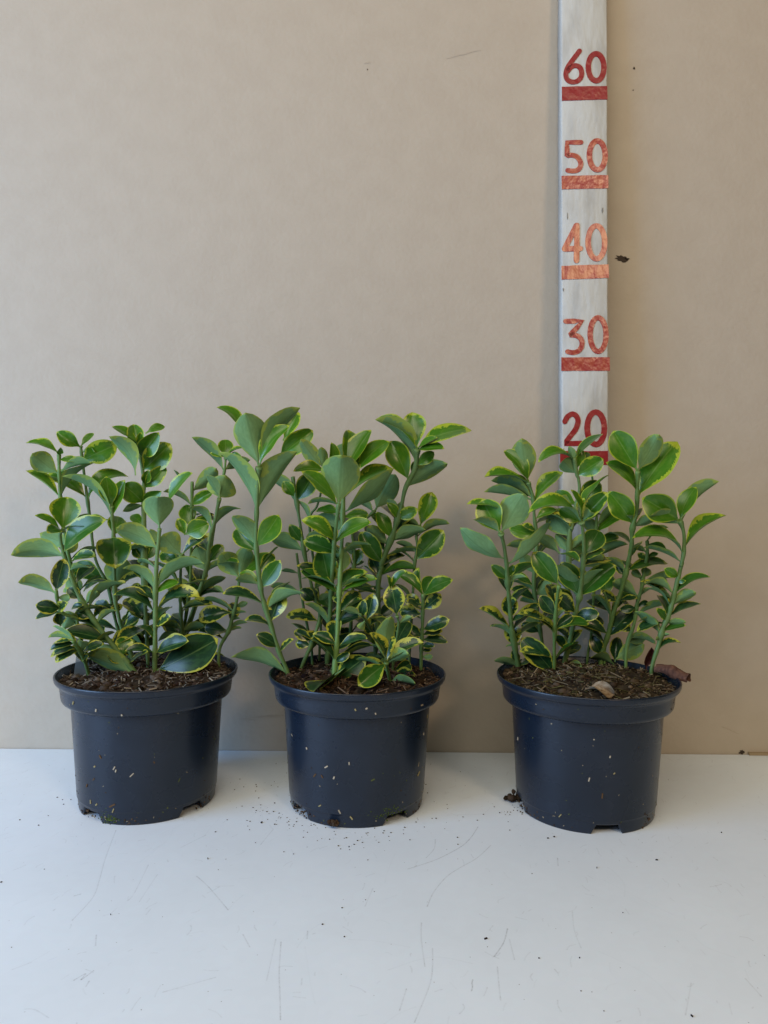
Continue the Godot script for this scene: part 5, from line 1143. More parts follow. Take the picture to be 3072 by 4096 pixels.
func build_pot(k: int, label: String, notch: Array, mat: Material, soil_mat: Material, tint: Array) -> void:
	var root := base_node("flower_pot", POT_AT[k])
	tag(root, label, "pot", "dark blue plastic pots")
	var facing := rad_to_deg(atan2(-POT_AT[k].x, -POT_AT[k].z))
	var nd := []
	for d in notch:
		nd.append(facing + d)
	# tapering wall with drainage notches at the foot; outside, foot, inside
	var wall := [Vector2(0.0702, 0.1035), Vector2(0.0700, 0.098), Vector2(0.0690, 0.08), Vector2(0.0672, 0.05), Vector2(0.0655, 0.02), Vector2(0.06505, 0.0125), Vector2(0.06500, 0.0121), Vector2(0.0644, 0.0117), Vector2(0.0642, 0.0100), Vector2(0.0638, 0.006), Vector2(0.0633, 0.0011), Vector2(0.0627, 0.0001), Vector2(0.0619, 0.0001), Vector2(0.0616, 0.0011), Vector2(0.0619, 0.006), Vector2(0.0622, 0.0105), Vector2(0.0640, 0.03), Vector2(0.0682, 0.1035)]
	part("pot_wall", lathe(wall, nd, 180, true), root, Vector3.ZERO, mat)
	var floor_disc := [Vector2(0.0618, 0.0112), Vector2(0.03, 0.0112), Vector2(0.0001, 0.0112)]
	part("pot_base", lathe(floor_disc, [], 48), root, Vector3.ZERO, mat)
	var collar := [Vector2(0.0683, 0.1030), Vector2(0.0708, 0.1005), Vector2(0.0726, 0.1003), Vector2(0.0752, 0.1008), Vector2(0.0774, 0.1020), Vector2(0.0785, 0.1038), Vector2(0.0789, 0.1060), Vector2(0.0797, 0.1135), Vector2(0.0800, 0.1162), Vector2(0.0806, 0.1174), Vector2(0.0820, 0.1186), Vector2(0.0836, 0.1198), Vector2(0.0846, 0.1216), Vector2(0.0850, 0.1242), Vector2(0.0848, 0.1252), Vector2(0.0842, 0.1256), Vector2(0.0834, 0.1254), Vector2(0.0829, 0.1246), Vector2(0.0822, 0.1216), Vector2(0.0790, 0.1176), Vector2(0.0775, 0.1080), Vector2(0.0760, 0.1050), Vector2(0.0683, 0.1030)]
	part("collar", lathe(collar, [], 144), root, Vector3.ZERO, mat)
	# soil: an uneven disc with crumbs, bark and root fibres on it
	var rows := []
	var uvs := []
	for i in 25:
		var row := PackedVector3Array()
		var ru := []
		var r := 0.0794 * i / 24.0
		for j in 73:
			var a := TAU * (j % 72) / 72
			var p := Vector3(sin(a) * r, 0, cos(a) * r)
			p.y = soil_y(k, p) + 0.0022 * noise.get_noise_2d(p.x * 9000, p.z * 9000)
			row.append(p)
			ru.append(Vector2(p.x * 8.0, p.z * 8.0))
		rows.append(row)
		uvs.append(ru)
	var sm := ArrayMesh.new()
	sm.add_surface_from_arrays(Mesh.PRIMITIVE_TRIANGLES, grid_arrays(rows, uvs, true, true))
	part("soil", sm, root, Vector3.ZERO, soil_mat)
	var st := SurfaceTool.new()
	st.begin(Mesh.PRIMITIVE_TRIANGLES)
	for i in 1500:
		var r := 0.0785 * sqrt(rng.randf())
		var a := rng.randf() * TAU
		var p := Vector3(sin(a) * r, 0, cos(a) * r)
		p.y = soil_y(k, p)
		var c: Vector3 = tint[rng.randi() % tint.size()]
		c *= rng.randf_range(0.6, 1.3)
		var col := Color(c.x, c.y, c.z)
		var kind := rng.randf()
		if i < 130:
			clod_into(st, p + Vector3(0, 0.0004, 0), rng.randf_range(0.0018, 0.0046), col * Color(0.42, 0.38, 0.38), i, 0.6)
		elif kind < 0.42:
			clod_into(st, p, rng.randf_range(0.0007, 0.0024), col * Color(0.55, 0.5, 0.5), i, 0.7)
		else:
			var ln := rng.randf_range(0.002, 0.008) if kind < 0.9 else rng.randf_range(0.008, 0.017)
			var b := Basis(Vector3.UP, rng.randf() * TAU) * Basis(Vector3.RIGHT, rng.randf_range(-0.6, 0.6)) * Basis(Vector3.BACK, rng.randf() * 3.0)
			box_into(st, Transform3D(b, p + Vector3(0, rng.randf_range(0.0006, 0.003), 0)), Vector3(rng.randf_range(0.0003, 0.0011), 0.0004, ln), col)
	var sb := part("soil_crumbs", st.commit(), root)
	var vm := plain(Color.WHITE, 0.95, 0.2)
	vm.vertex_color_use_as_albedo = true
	sb.material_override = vm
	sb.set_meta("kind", "stuff")
	# flecks of soil and chaff stuck to the outside
	st = SurfaceTool.new()
	st.begin(Mesh.PRIMITIVE_TRIANGLES)
	for i in 52:
		var low := rng.randf()
		var y := 0.004 + 0.115 * (pow(low, 2.2) if i < 36 else rng.randf())
		if y > 0.0995 and y < 0.119: y = rng.randf_range(0.1065, 0.1155)
		var a := deg_to_rad(facing + rng.randf_range(-95, 95))
		var rr := pot_radius(y)
		var out := Vector3(sin(a), 0, cos(a))
		var big := rng.randf() < 0.12
		var ln := rng.randf_range(0.0016, 0.0045) if big else rng.randf_range(0.0005, 0.0016)
		var pale := rng.randf()
		var col := Color(0.30, 0.25, 0.17) if pale < 0.45 else (Color(0.06, 0.04, 0.025) if pale < 0.8 else Color(0.10, 0.12, 0.04))
		var b := Basis.looking_at(-out, Vector3.UP) * Basis(Vector3.BACK, rng.randf() * PI)
		box_into(st, Transform3D(b, out * (rr + 0.00012) + Vector3(0, y, 0)), Vector3(rng.randf_range(0.0003, 0.0008) * (1.6 if big else 1.0), ln, 0.0004), col)
	# larger chaff, as it sticks on each pot: across, height, length, colour
	var chaff := [Color(0.42, 0.36, 0.26), Color(0.12, 0.07, 0.035), Color(0.30, 0.25, 0.12)]
	var seen: Array = [[[-0.43, 53, 3.5, 0], [-0.41, 50.5, 2.5, 0], [-0.21, 47, 4.5, 0], [-0.47, 18.5, 6, 1], [-0.46, 14, 4, 2], [-0.60, 62, 3.5, 1], [-0.68, 52, 2, 2], [-0.70, 40, 3, 1], [-0.8, 32, 3, 1], [-0.76, 18, 3.5, 2], [-0.68, 17, 2.5, 2], [0.07, 57, 2, 1], [-0.28, 103.8, 1.5, 0], [-0.55, 107, 2.5, 0], [-0.80, 110, 3, 2]],
		[[-0.40, 55, 3.5, 0], [-0.10, 60, 2.5, 0], [-0.56, 45, 4, 1], [-0.46, 45.5, 3, 1], [-0.30, 46, 2.5, 0], [-0.07, 10, 3.5, 2], [-0.66, 68, 2, 0], [-0.5, 18, 3, 2], [0.95, 88, 3, 2], [0.9, 74, 2, 0], [0.86, 38, 5, 2], [-0.02, 111, 2, 2], [0.1, 112, 2, 0], [0.2, 107, 1.5, 0]],
		[[0.05, 50, 3.5, 0], [-0.9, 68, 3, 0], [-0.32, 13, 3.5, 2], [0.3, 71, 2, 0], [0.22, 36, 4.5, 1], [-0.42, 95, 1, 0], [0.36, 56, 2, 2], [0.1, 86, 1, 0]]][k]
	for c in seen:
		var a := deg_to_rad(facing) + asin(c[0])
		var out := Vector3(sin(a), 0, cos(a))
		var h: float = c[1] * 0.001
		var b := Basis.looking_at(-out, Vector3.UP) * Basis(Vector3.BACK, rng.randf_range(-1.1, 0.7))
		box_into(st, Transform3D(b, out * (pot_radius(h) + 0.0003) + Vector3(0, h, 0)), Vector3(rng.randf_range(0.0008, 0.0013), c[2] * 0.001, 0.0007), chaff[c[3]])
	# moss on the foot
	var moss: Array = [[-0.52, 5.0, 0.07], [0.45, 12.0, 0.16], [2.0, 0.0, 0.0]][k]
	if moss[0] < 1.0:
		for i in 70:
			var a: float = deg_to_rad(facing) + asin(clampf(moss[0] + rng.randfn() * moss[2], -0.98, 0.98))
			var h: float = maxf(0.001, moss[1] + rng.randfn() * 3.0) * 0.001
			var rr := pot_radius(h) - 0.0002
			clod_into(st, Vector3(sin(a) * rr, h, cos(a) * rr), rng.randf_range(0.0003, 0.0009), Color(0.06, 0.085, 0.02) * rng.randf_range(0.5, 1.6), i + 900, 0.8)
	# dirt clinging round the foot
	for i in 46:
		var a := deg_to_rad(facing + [[-60.0, 55.0, -15.0], [-58.0, -46.0, 62.0], [-70.0, -50.0, 58.0]][k][i % 3] + rng.randfn() * 8.0)
		var y := 0.001 + absf(rng.randfn()) * 0.005
		var rr := pot_radius(y) - 0.0003
		clod_into(st, Vector3(sin(a) * rr, y, cos(a) * rr), rng.randf_range(0.0003, 0.0011), Color(0.07, 0.046, 0.03) * rng.randf_range(0.4, 1.8), i + 700, 0.9)
	var fl := part("soil_flecks", st.commit(), root)
	fl.material_override = vm
	fl.set_meta("kind", "stuff")

func soil_y(k: int, p: Vector3) -> float:
	var r := Vector2(p.x, p.z).length()
	var y := SOIL_Y + 0.005 * noise.get_noise_2d(p.x * 2200 + k * 900, p.z * 2200) - 0.001
	if k == 2: y += 0.0075 * smoothstep(0.082, 0.035, r)
	if k < 2: y += 0.0035 * smoothstep(0.082, 0.04, r)
	return y

func pot_radius(y: float) -> float:
	if y > 0.1035: return lerpf(0.0787, 0.0800, (y - 0.1035) / 0.0127)
	if y < 0.0121: return lerpf(0.0633, 0.0644, y / 0.0121)
	return lerpf(0.0650, 0.0702, (y - 0.0121) / 0.0914)

# ------------------------------------------------------------------ measuring board
func paint_mat(k: int) -> StandardMaterial3D:
	var m := plain(Color.WHITE, [0.28, 0.29, 0.30, 0.31][k], 0.6)
	var fresh := lin(0.30, 0.012, 0.018)
	var glare_worn: Color = [lin(0.25, 0.012, 0.016), lin(0.36, 0.05, 0.025), lin(0.34, 0.04, 0.022), lin(0.42, 0.10, 0.045)][k]  # orange glare painted into the colour along with mild wear, strongest midway up
	var t := noise_tex(0.02, fresh, glare_worn, 256, 30 + k, 5)
	if k > 0:
		t.color_ramp.set_offset(0, [0.0, 0.42, 0.45, 0.22][k])
		t.color_ramp.set_offset(1, [1.0, 0.68, 0.75, 0.60][k])
	m.albedo_texture = t
	m.uv1_triplanar = true
	m.uv1_scale = Vector3(14, 9, 14)
	m.normal_enabled = true
	m.normal_texture = bump_tex(0.03, 4.0, 256, 50 + k)
	m.normal_scale = 0.20
	return m

func stroke_into(st: SurfaceTool, p: Array, closed: bool, w: float, z0: float, z1: float) -> void:
	# a painted stroke with round ends, raised by the thickness of the paint
	var n := p.size()
	var hl := []
	var hr := []
	var cnt := n + (1 if closed else 0)
	for i in cnt:
		var a: Vector2 = p[(i - 1 + n) % n] if closed else p[maxi(i - 1, 0)]
		var b: Vector2 = p[(i + 1) % n] if closed else p[mini(i + 1, n - 1)]
		var d := (b - a).normalized()
		var c: Vector2 = p[i % n]
		var k := w * 0.5 * (1.0 + 0.07 * noise.get_noise_2d(c.x * 20000, c.y * 20000))
		hl.append(c + Vector2(-d.y, d.x) * k)
		hr.append(c - Vector2(-d.y, d.x) * k)
	for i in cnt - 1:
		flat_quad(st, hl[i], hr[i], hr[i + 1], hl[i + 1], z0, z1)
	if not closed:
		for e in [0, n - 1]:
			var c: Vector2 = p[e]
			for j in 10:
				var a0 := TAU * j / 10
				var a1 := TAU * (j + 1) / 10
				flat_tri(st, c, c + Vector2(cos(a0), sin(a0)) * w * 0.5, c + Vector2(cos(a1), sin(a1)) * w * 0.5, z1 - 0.00004)

func flat_tri(st: SurfaceTool, a: Vector2, b: Vector2, c: Vector2, z: float) -> void:
	var pts := [a, b, c]
	if (b - a).cross(c - a) > 0: pts = [a, c, b]
	for q in pts:
		st.set_normal(Vector3.BACK)
		st.add_vertex(Vector3(q.x, q.y, z))

func flat_quad(st: SurfaceTool, a: Vector2, b: Vector2, c: Vector2, d: Vector2, z0: float, z1: float) -> void:
	flat_tri(st, a, b, c, z1)
	flat_tri(st, a, c, d, z1)
	for e in [[b, c], [d, a]]:
		var p: Vector2 = e[0]
		var q: Vector2 = e[1]
		var nn := Vector3(q.y - p.y, -(q.x - p.x), 0).normalized()
		for v in [Vector3(p.x, p.y, z0), Vector3(q.x, q.y, z1), Vector3(q.x, q.y, z0), Vector3(p.x, p.y, z0), Vector3(p.x, p.y, z1), Vector3(q.x, q.y, z1)]:
			st.set_normal(nn)
			st.add_vertex(v)

func build_board() -> void:
	var root := base_node("measuring_board", Vector3(0.2186, 0, -0.8070))
	root.basis = Basis(Vector3.RIGHT, -0.0480) * Basis(Vector3.BACK, 0.00507)
	tag(root, "white painted wooden measuring board with red numerals leaning on the wall", "ruler")
	var w := 0.0503
	var tall := 0.93
	var th := 0.017
	# board with softened edges
	var st := SurfaceTool.new()
	st.begin(Mesh.PRIMITIVE_TRIANGLES)
	var ch := 0.0016
	var prof := [Vector2(-w / 2 + ch, 0), Vector2(w / 2 - ch, 0), Vector2(w / 2 - ch * 0.3, -ch * 0.3), Vector2(w / 2, -ch), Vector2(w / 2, -th), Vector2(-w / 2, -th), Vector2(-w / 2, -ch), Vector2(-w / 2 + ch * 0.3, -ch * 0.3)]
	var ys := []
	for i in 48:
		ys.append(0.001 + tall * i / 47.0)
	var rows := []
	for y in ys:
		var row := []
		for j in prof.size():
			var q: Vector2 = prof[j]
			row.append(Vector3(q.x + 0.0005 * noise.get_noise_2d(y * 1600, j * 50 + 9), y, q.y + (0.0002 * noise.get_noise_2d(y * 2500, j * 90) if j != 4 and j != 5 else 0.0)))
		rows.append(row)
	var np := prof.size()
	for i in ys.size() - 1:
		for j in np:
			var a: Vector3 = rows[i][j]
			var b: Vector3 = rows[i][(j + 1) % np]
			var c: Vector3 = rows[i + 1][j]
			var d: Vector3 = rows[i + 1][(j + 1) % np]
			for v in [a, c, b, b, c, d]:
				st.add_vertex(v)
	for cap in [0, ys.size() - 1]:
		for j in range(1, np - 1):
			var tri := [rows[cap][0], rows[cap][j], rows[cap][j + 1]]
			if cap > 0: tri = [rows[cap][0], rows[cap][j + 1], rows[cap][j]]
			for v in tri: st.add_vertex(v)
	st.generate_normals()
	var bm := plain(Color.WHITE, 0.62, 0.4)
	var bt := noise_tex(0.012, lin(0.43, 0.435, 0.415), lin(0.555, 0.565, 0.54), 512, 11, 5)
	bt.color_ramp.set_offset(0, 0.12)
	bt.color_ramp.set_offset(1, 0.55)
	bm.albedo_texture = bt
	bm.uv1_triplanar = true
	bm.uv1_scale = Vector3(7, 2.0, 7)
	bm.normal_enabled = true
	bm.normal_texture = bump_tex(0.05, 4.0, 256, 12)
	bm.normal_scale = 0.25
	var body := part("board", st.commit(), root, Vector3.ZERO, bm)
	var paints := []
	for k in 4: paints.append(paint_mat(k))
	for d in NUMERALS:
		var s := SurfaceTool.new()
		s.begin(Mesh.PRIMITIVE_TRIANGLES)
		var z1 := 0.0006
		for stroke in d[4]:
			var p := []
			for i in stroke.size() / 2:
				p.append(Vector2(stroke[i * 2], stroke[i * 2 + 1]) * 0.001)
			stroke_into(s, p, d[2] == 1, d[3] * 0.001, -0.0004, z1)
			z1 += 0.00009
		part("digit", s.commit(), root, Vector3.ZERO, paints[d[1]])
	for b in MARKS:
		var s := SurfaceTool.new()
		s.begin(Mesh.PRIMITIVE_TRIANGLES)
		var q := []
		for i in 4:
			q.append(Vector2(b[1 + i * 2], b[2 + i * 2]) * 0.001)
		var nn := 12
		for i in nn:
			var t0 := float(i) / nn
			var t1 := float(i + 1) / nn
			var pts := []
			for t in [t0, t1]:
				var up: Vector2 = q[0].lerp(q[1], t)
				var dn: Vector2 = q[3].lerp(q[2], t)
				up.y += 0.0004 * noise.get_noise_2d(up.x * 6000, up.y * 6000)
				dn.y += 0.0004 * noise.get_noise_2d(dn.x * 6000, dn.y * 6000)
				pts.append([up, dn])
			flat_quad(s, pts[0][1], pts[0][0], pts[1][0], pts[1][1], -0.0004, 0.0006)
		part("mark_bar", s.commit(), root, Vector3.ZERO, paints[b[0]])
	# dark scuffs where the paint is rubbed through
	var sc := plain(lin(0.22, 0.215, 0.20), 0.9)
	for g in [[-0.0225, 0.437, 0.0016, 0.010], [-0.0205, 0.444, 0.004, 0.0014], [0.019, 0.607, 0.0007, 0.006], [-0.0236, 0.52, 0.0006, 0.004], [-0.0235, 0.345, 0.0007, 0.006], [-0.019, 0.60, 0.0005, 0.007]]:
		var s := SurfaceTool.new()
		s.begin(Mesh.PRIMITIVE_TRIANGLES)
		var c := Vector2(g[0], g[1])
		for j in 12:
			var pts := []
			for a in [TAU * j / 12, TAU * (j + 1) / 12]:
				var k := 1.0 + 0.6 * noise.get_noise_2d(cos(a) * 200 + g[1] * 9000, sin(a) * 200)
				pts.append(c + Vector2(cos(a) * g[2], sin(a) * g[3] * 0.5) * k)
			flat_tri(s, c, pts[0], pts[1], 0.00045)
		part("scuff", s.commit(), root, Vector3.ZERO, sc)

# ------------------------------------------------------------------ table and wall
func table_texture() -> ImageTexture:
	var w := 2048
	var h := 1024
	var n := FastNoiseLite.new()
	n.seed = 77
	n.frequency = 0.03
	n.fractal_octaves = 4
	var low := Image.create(256, 128, false, Image.FORMAT_RGB8)
	for y in 128:
		for x in 256:
			var k := 1.0 + 0.035 * n.get_noise_2d(x, y) + 0.012 * n.get_noise_2d(x * 9.0, y * 9.0)
			low.set_pixel(x, y, lin(0.765 * k, 0.845 * k, 0.92 * k))
	low.resize(w, h, Image.INTERPOLATE_CUBIC)
	var r := RandomNumberGenerator.new()
	r.seed = 5
	var all := []
	for s in SCRATCHES:
		var p := []
		for i in (s.size() - 1) / 2:
			p.append(Vector2(s[1 + i * 2], s[2 + i * 2]) * 0.001)
		all.append([s[0], p])
	for i in 700:
		var a := Vector2(r.randf_range(-0.48, 0.48), r.randf_range(-0.86, -0.40))
		var ang := r.randfn() * 0.7 + 1.9
		var l := r.randf_range(0.002, 0.012) if i % 14 else r.randf_range(0.02, 0.06)
		var mid := a + Vector2(cos(ang), sin(ang)) * l * 0.5 + Vector2(r.randfn(), r.randfn()) * l * 0.09
		all.append([r.randf_range(0.04, 0.26) * (0.4 if i % 14 == 0 else 1.0), [a, mid, a + Vector2(cos(ang), sin(ang)) * l]])
	for s in all:
		var p: Array = s[1]
		for i in p.size() - 1:
			var a: Vector2 = p[i]
			var b: Vector2 = p[i + 1]
			var steps := int((b - a).length() / 0.0004) + 2
			for j in steps:
				var q := a.cubic_interpolate(b, p[maxi(i - 1, 0)], p[mini(i + 2, p.size() - 1)], float(j) / steps)
				var fade := 0.35 + 0.65 * absf(n.get_noise_2d(q.x * 9000.0, q.y * 9000.0) * 2.0)
				var fx := (q.x + 0.5) * 2048.0
				var fy := (q.y + 0.9) * 2048.0
				for dx in 2:
					for dy in 2:
						var ix := int(fx) + dx
						var iy := int(fy) + dy
						if ix < 0 or iy < 0 or ix >= w or iy >= h: continue
						var cov := (1.0 - absf(fx - ix)) * (1.0 - absf(fy - iy))
						var c := low.get_pixel(ix, iy)
						low.set_pixel(ix, iy, c.lerp(Color(0.36, 0.36, 0.38), clampf(cov * fade * s[0] * 0.62, 0.0, 0.6)))
	# grey specks and pen dots
	for i in 260:
		var x := r.randi() % w
		var y := r.randi() % h
		var k := r.randf_range(0.3, 0.8)
		low.set_pixel(x, y, low.get_pixel(x, y).lerp(Color(0.25, 0.24, 0.24), k))
	return ImageTexture.create_from_image(low)

func build_setting() -> void:
	# white laminate table top
	var st := SurfaceTool.new()
	st.begin(Mesh.PRIMITIVE_TRIANGLES)
	var x0 := -0.95
	var x1 := 0.95
	var z0 := WALL_Z + 0.0012
	var z1 := -0.22
	for v in [[x0, z0], [x1, z0], [x0, z1], [x1, z0], [x1, z1], [x0, z1]]:
		st.set_normal(Vector3.UP)
		st.set_uv(Vector2(v[0] + 0.5, (v[1] + 0.9) * 2.0))
		st.add_vertex(Vector3(v[0], 0, v[1]))
	var tm := plain(Color.WHITE, 0.46, 0.4)
	tm.albedo_texture = table_texture()
	var top := part("table_top", st.commit(), self, Vector3.ZERO, tm)
	top.set_meta("kind", "structure")
	st = SurfaceTool.new()
	st.begin(Mesh.PRIMITIVE_TRIANGLES)
	box_into(st, Transform3D(Basis(), Vector3(0, -0.0135, (z0 + z1) / 2)), Vector3(x1 - x0, 0.026, z1 - z0))
	part("core", st.commit(), top, Vector3.ZERO, plain(lin(0.6, 0.6, 0.6), 0.5))
	# plastered wall
	st = SurfaceTool.new()
	st.begin(Mesh.PRIMITIVE_TRIANGLES)
	box_into(st, Transform3D(Basis(), Vector3(0, 0.35, WALL_Z - 0.05)), Vector3(3.0, 1.9, 0.1))
	var wm := plain(Color.WHITE, 0.8, 0.3)
	var wt := noise_tex(0.03, lin(0.468, 0.408, 0.328), lin(0.486, 0.427, 0.345), 512, 4, 6)
	wt.color_ramp.set_offset(0, 0.2)
	wt.color_ramp.set_offset(1, 0.8)
	wm.albedo_texture = wt
	wm.uv1_triplanar = true
	wm.uv1_scale = Vector3(1.7, 1.7, 1.7)
	wm.normal_enabled = true
	wm.normal_texture = bump_tex(0.16, 2.0, 512, 9)
	wm.normal_scale = 0.10
	var wall := part("wall", st.commit(), self, Vector3.ZERO, wm)
	wall.set_meta("kind", "structure")
	# chips and nail holes in the plaster
	var dark := plain(lin(0.05, 0.035, 0.025), 0.95)
	for g in [[0.2662, 0.5645, 0.0062, 0.0038], [0.2725, 0.5642, 0.0030, 0.0010], [0.2765, 0.7762, 0.0013, 0.0014], [-0.0225, 0.7725, 0.0006, 0.0010], [-0.3255, 0.345, 0.0007, 0.0006], [0.414, 0.0026, 0.0030, 0.0022], [0.276, 0.752, 0.0008, 0.0005]]:
		var s := SurfaceTool.new()
		s.begin(Mesh.PRIMITIVE_TRIANGLES)
		var c := Vector2(g[0], g[1])
		for j in 18:
			var pts := []
			for a in [TAU * j / 18, TAU * ((j + 1) % 18) / 18]:
				var k := 1.0 + 0.8 * noise.get_noise_2d(cos(a) * 120 + g[0] * 9000, sin(a) * 120 + g[1] * 900)
				pts.append(c + Vector2(cos(a) * g[2], sin(a) * g[3]) * k)
			flat_tri(s, c, pts[0], pts[1], WALL_Z + 0.0004)
		part("plaster_chip", s.commit(), wall, Vector3.ZERO, dark)
	# faint rubbed streaks
	var rub := plain(lin(0.435, 0.372, 0.295), 0.85)
	for g in [[0.085, 0.79, 0.020, 0.0005, 0.25], [-0.023, 0.7795, 0.004, 0.0006, 0.1], [-0.128, 0.040, 0.022, 0.0009, 0.06], [-0.155, 0.036, 0.010, 0.0008, -0.1], [0.400, 0.028, 0.012, 0.0006, -0.4]]:
		var s := SurfaceTool.new()
		s.begin(Mesh.PRIMITIVE_TRIANGLES)
		var ax := Vector2(cos(g[4]), sin(g[4]))
		for j in 16:
			var u0 := -1.0 + j / 8.0
			var u1 := -1.0 + (j + 1) / 8.0
			var q := []
			for u in [u0, u1]:
				var hh: float = g[3] * sqrt(maxf(0.02, 1.0 - u * u)) * (1.0 + noise.get_noise_2d(u * 300.0, g[0] * 5000.0))
				var cc: Vector2 = Vector2(g[0], g[1]) + ax * (u * g[2]) + Vector2(-ax.y, ax.x) * 0.0008 * noise.get_noise_2d(u * 120.0, g[1] * 900.0)
				q.append([cc + Vector2(-ax.y, ax.x) * hh, cc - Vector2(-ax.y, ax.x) * hh])
			flat_tri(s, q[0][0], q[0][1], q[1][1], WALL_Z + 0.0003)
			flat_tri(s, q[0][0], q[1][1], q[1][0], WALL_Z + 0.0003)
		part("rub_mark", s.commit(), wall, Vector3.ZERO, rub)
	# a batten at the foot of the wall, on the right
	st = SurfaceTool.new()
	st.begin(Mesh.PRIMITIVE_TRIANGLES)
	box_into(st, Transform3D(Basis(), Vector3(0.60, 0.0016, WALL_Z + 0.0022)), Vector3(0.358, 0.0028, 0.004))
	part("sealant_strip", st.commit(), wall, Vector3.ZERO, plain(lin(0.34, 0.26, 0.16), 0.7))

func build_crumbs() -> void:
	var vm := plain(Color.WHITE, 0.95, 0.2)
	vm.vertex_color_use_as_albedo = true
	var st := SurfaceTool.new()
	st.begin(Mesh.PRIMITIVE_TRIANGLES)
	for i in CRUMBS.size() / 3:
		var r: float = CRUMBS[i * 3 + 2] * 0.0005
		var at := Vector3(CRUMBS[i * 3] * 0.001, r * 0.4, CRUMBS[i * 3 + 1] * 0.001)
		if i % 3 == 0:
			box_into(st, Transform3D(Basis(Vector3.UP, 0.5 + i * 1.3), Vector3(at.x, 0.0005, at.z)), Vector3(r * 2.6, 0.0009, r * 0.9), Color(0.03, 0.022, 0.02))
		else:
			clod_into(st, at, r, Color(0.035, 0.026, 0.02), i, 0.6)
	var spots := [[-0.075, -0.675, 0.02, 40], [-0.025, -0.655, 0.02, 34], [-0.098, -0.70, 0.025, 26], [0.128, -0.705, 0.008, 22], [0.035, -0.69, 0.02, 18], [-0.28, -0.72, 0.03, 12], [0.0, -0.62, 0.12, 40], [0.1, -0.8, 0.12, 20], [-0.12, -0.76, 0.03, 20]]
	for s in spots:
		for i in s[3]:
			var at := Vector3(s[0] + rng.randfn() * s[2], 0, s[1] + rng.randfn() * s[2] * 0.7)
			var hit := false
			for p in POT_AT:
				if Vector2(at.x - p.x, at.z - p.z).length() < 0.064: hit = true
			if hit or at.z < -0.86: continue
			var r := rng.randf_range(0.0002, 0.0008)
			at.y = r * 0.3
			clod_into(st, at, r, Color(0.06, 0.045, 0.032) * rng.randf_range(0.4, 1.4), i, 0.6)
	var o := part("soil_crumbs", st.commit(), self, Vector3.ZERO, vm)
	o.set_meta("kind", "stuff")
	tag(o, "dark soil crumbs scattered on the white table around the pots", "soil")
	# larger clods
	for g in [[Vector3(0.1262, 0.0045, -0.7285), 0.0058, "round dark soil clod stuck beside the foot of the right pot", 3], [Vector3(-0.0437, 0.006, -0.6668), 0.0052, "flat brown soil clod at the front foot of the middle pot", 9]]:
		st = SurfaceTool.new()
		st.begin(Mesh.PRIMITIVE_TRIANGLES)
		for i in 26:
			var off: Vector3 = Vector3(rng.randfn() * 0.45, absf(rng.randfn()) * 0.35 - 0.35, rng.randfn() * 0.25) * g[1]
			clod_into(st, off, g[1] * rng.randf_range(0.2, 0.5), Color(0.05, 0.033, 0.022) * rng.randf_range(0.5, 1.6), i + g[3] * 50, 0.9)
		var c := part("soil_clod", st.commit(), self, g[0], vm)
		tag(c, g[2], "soil")

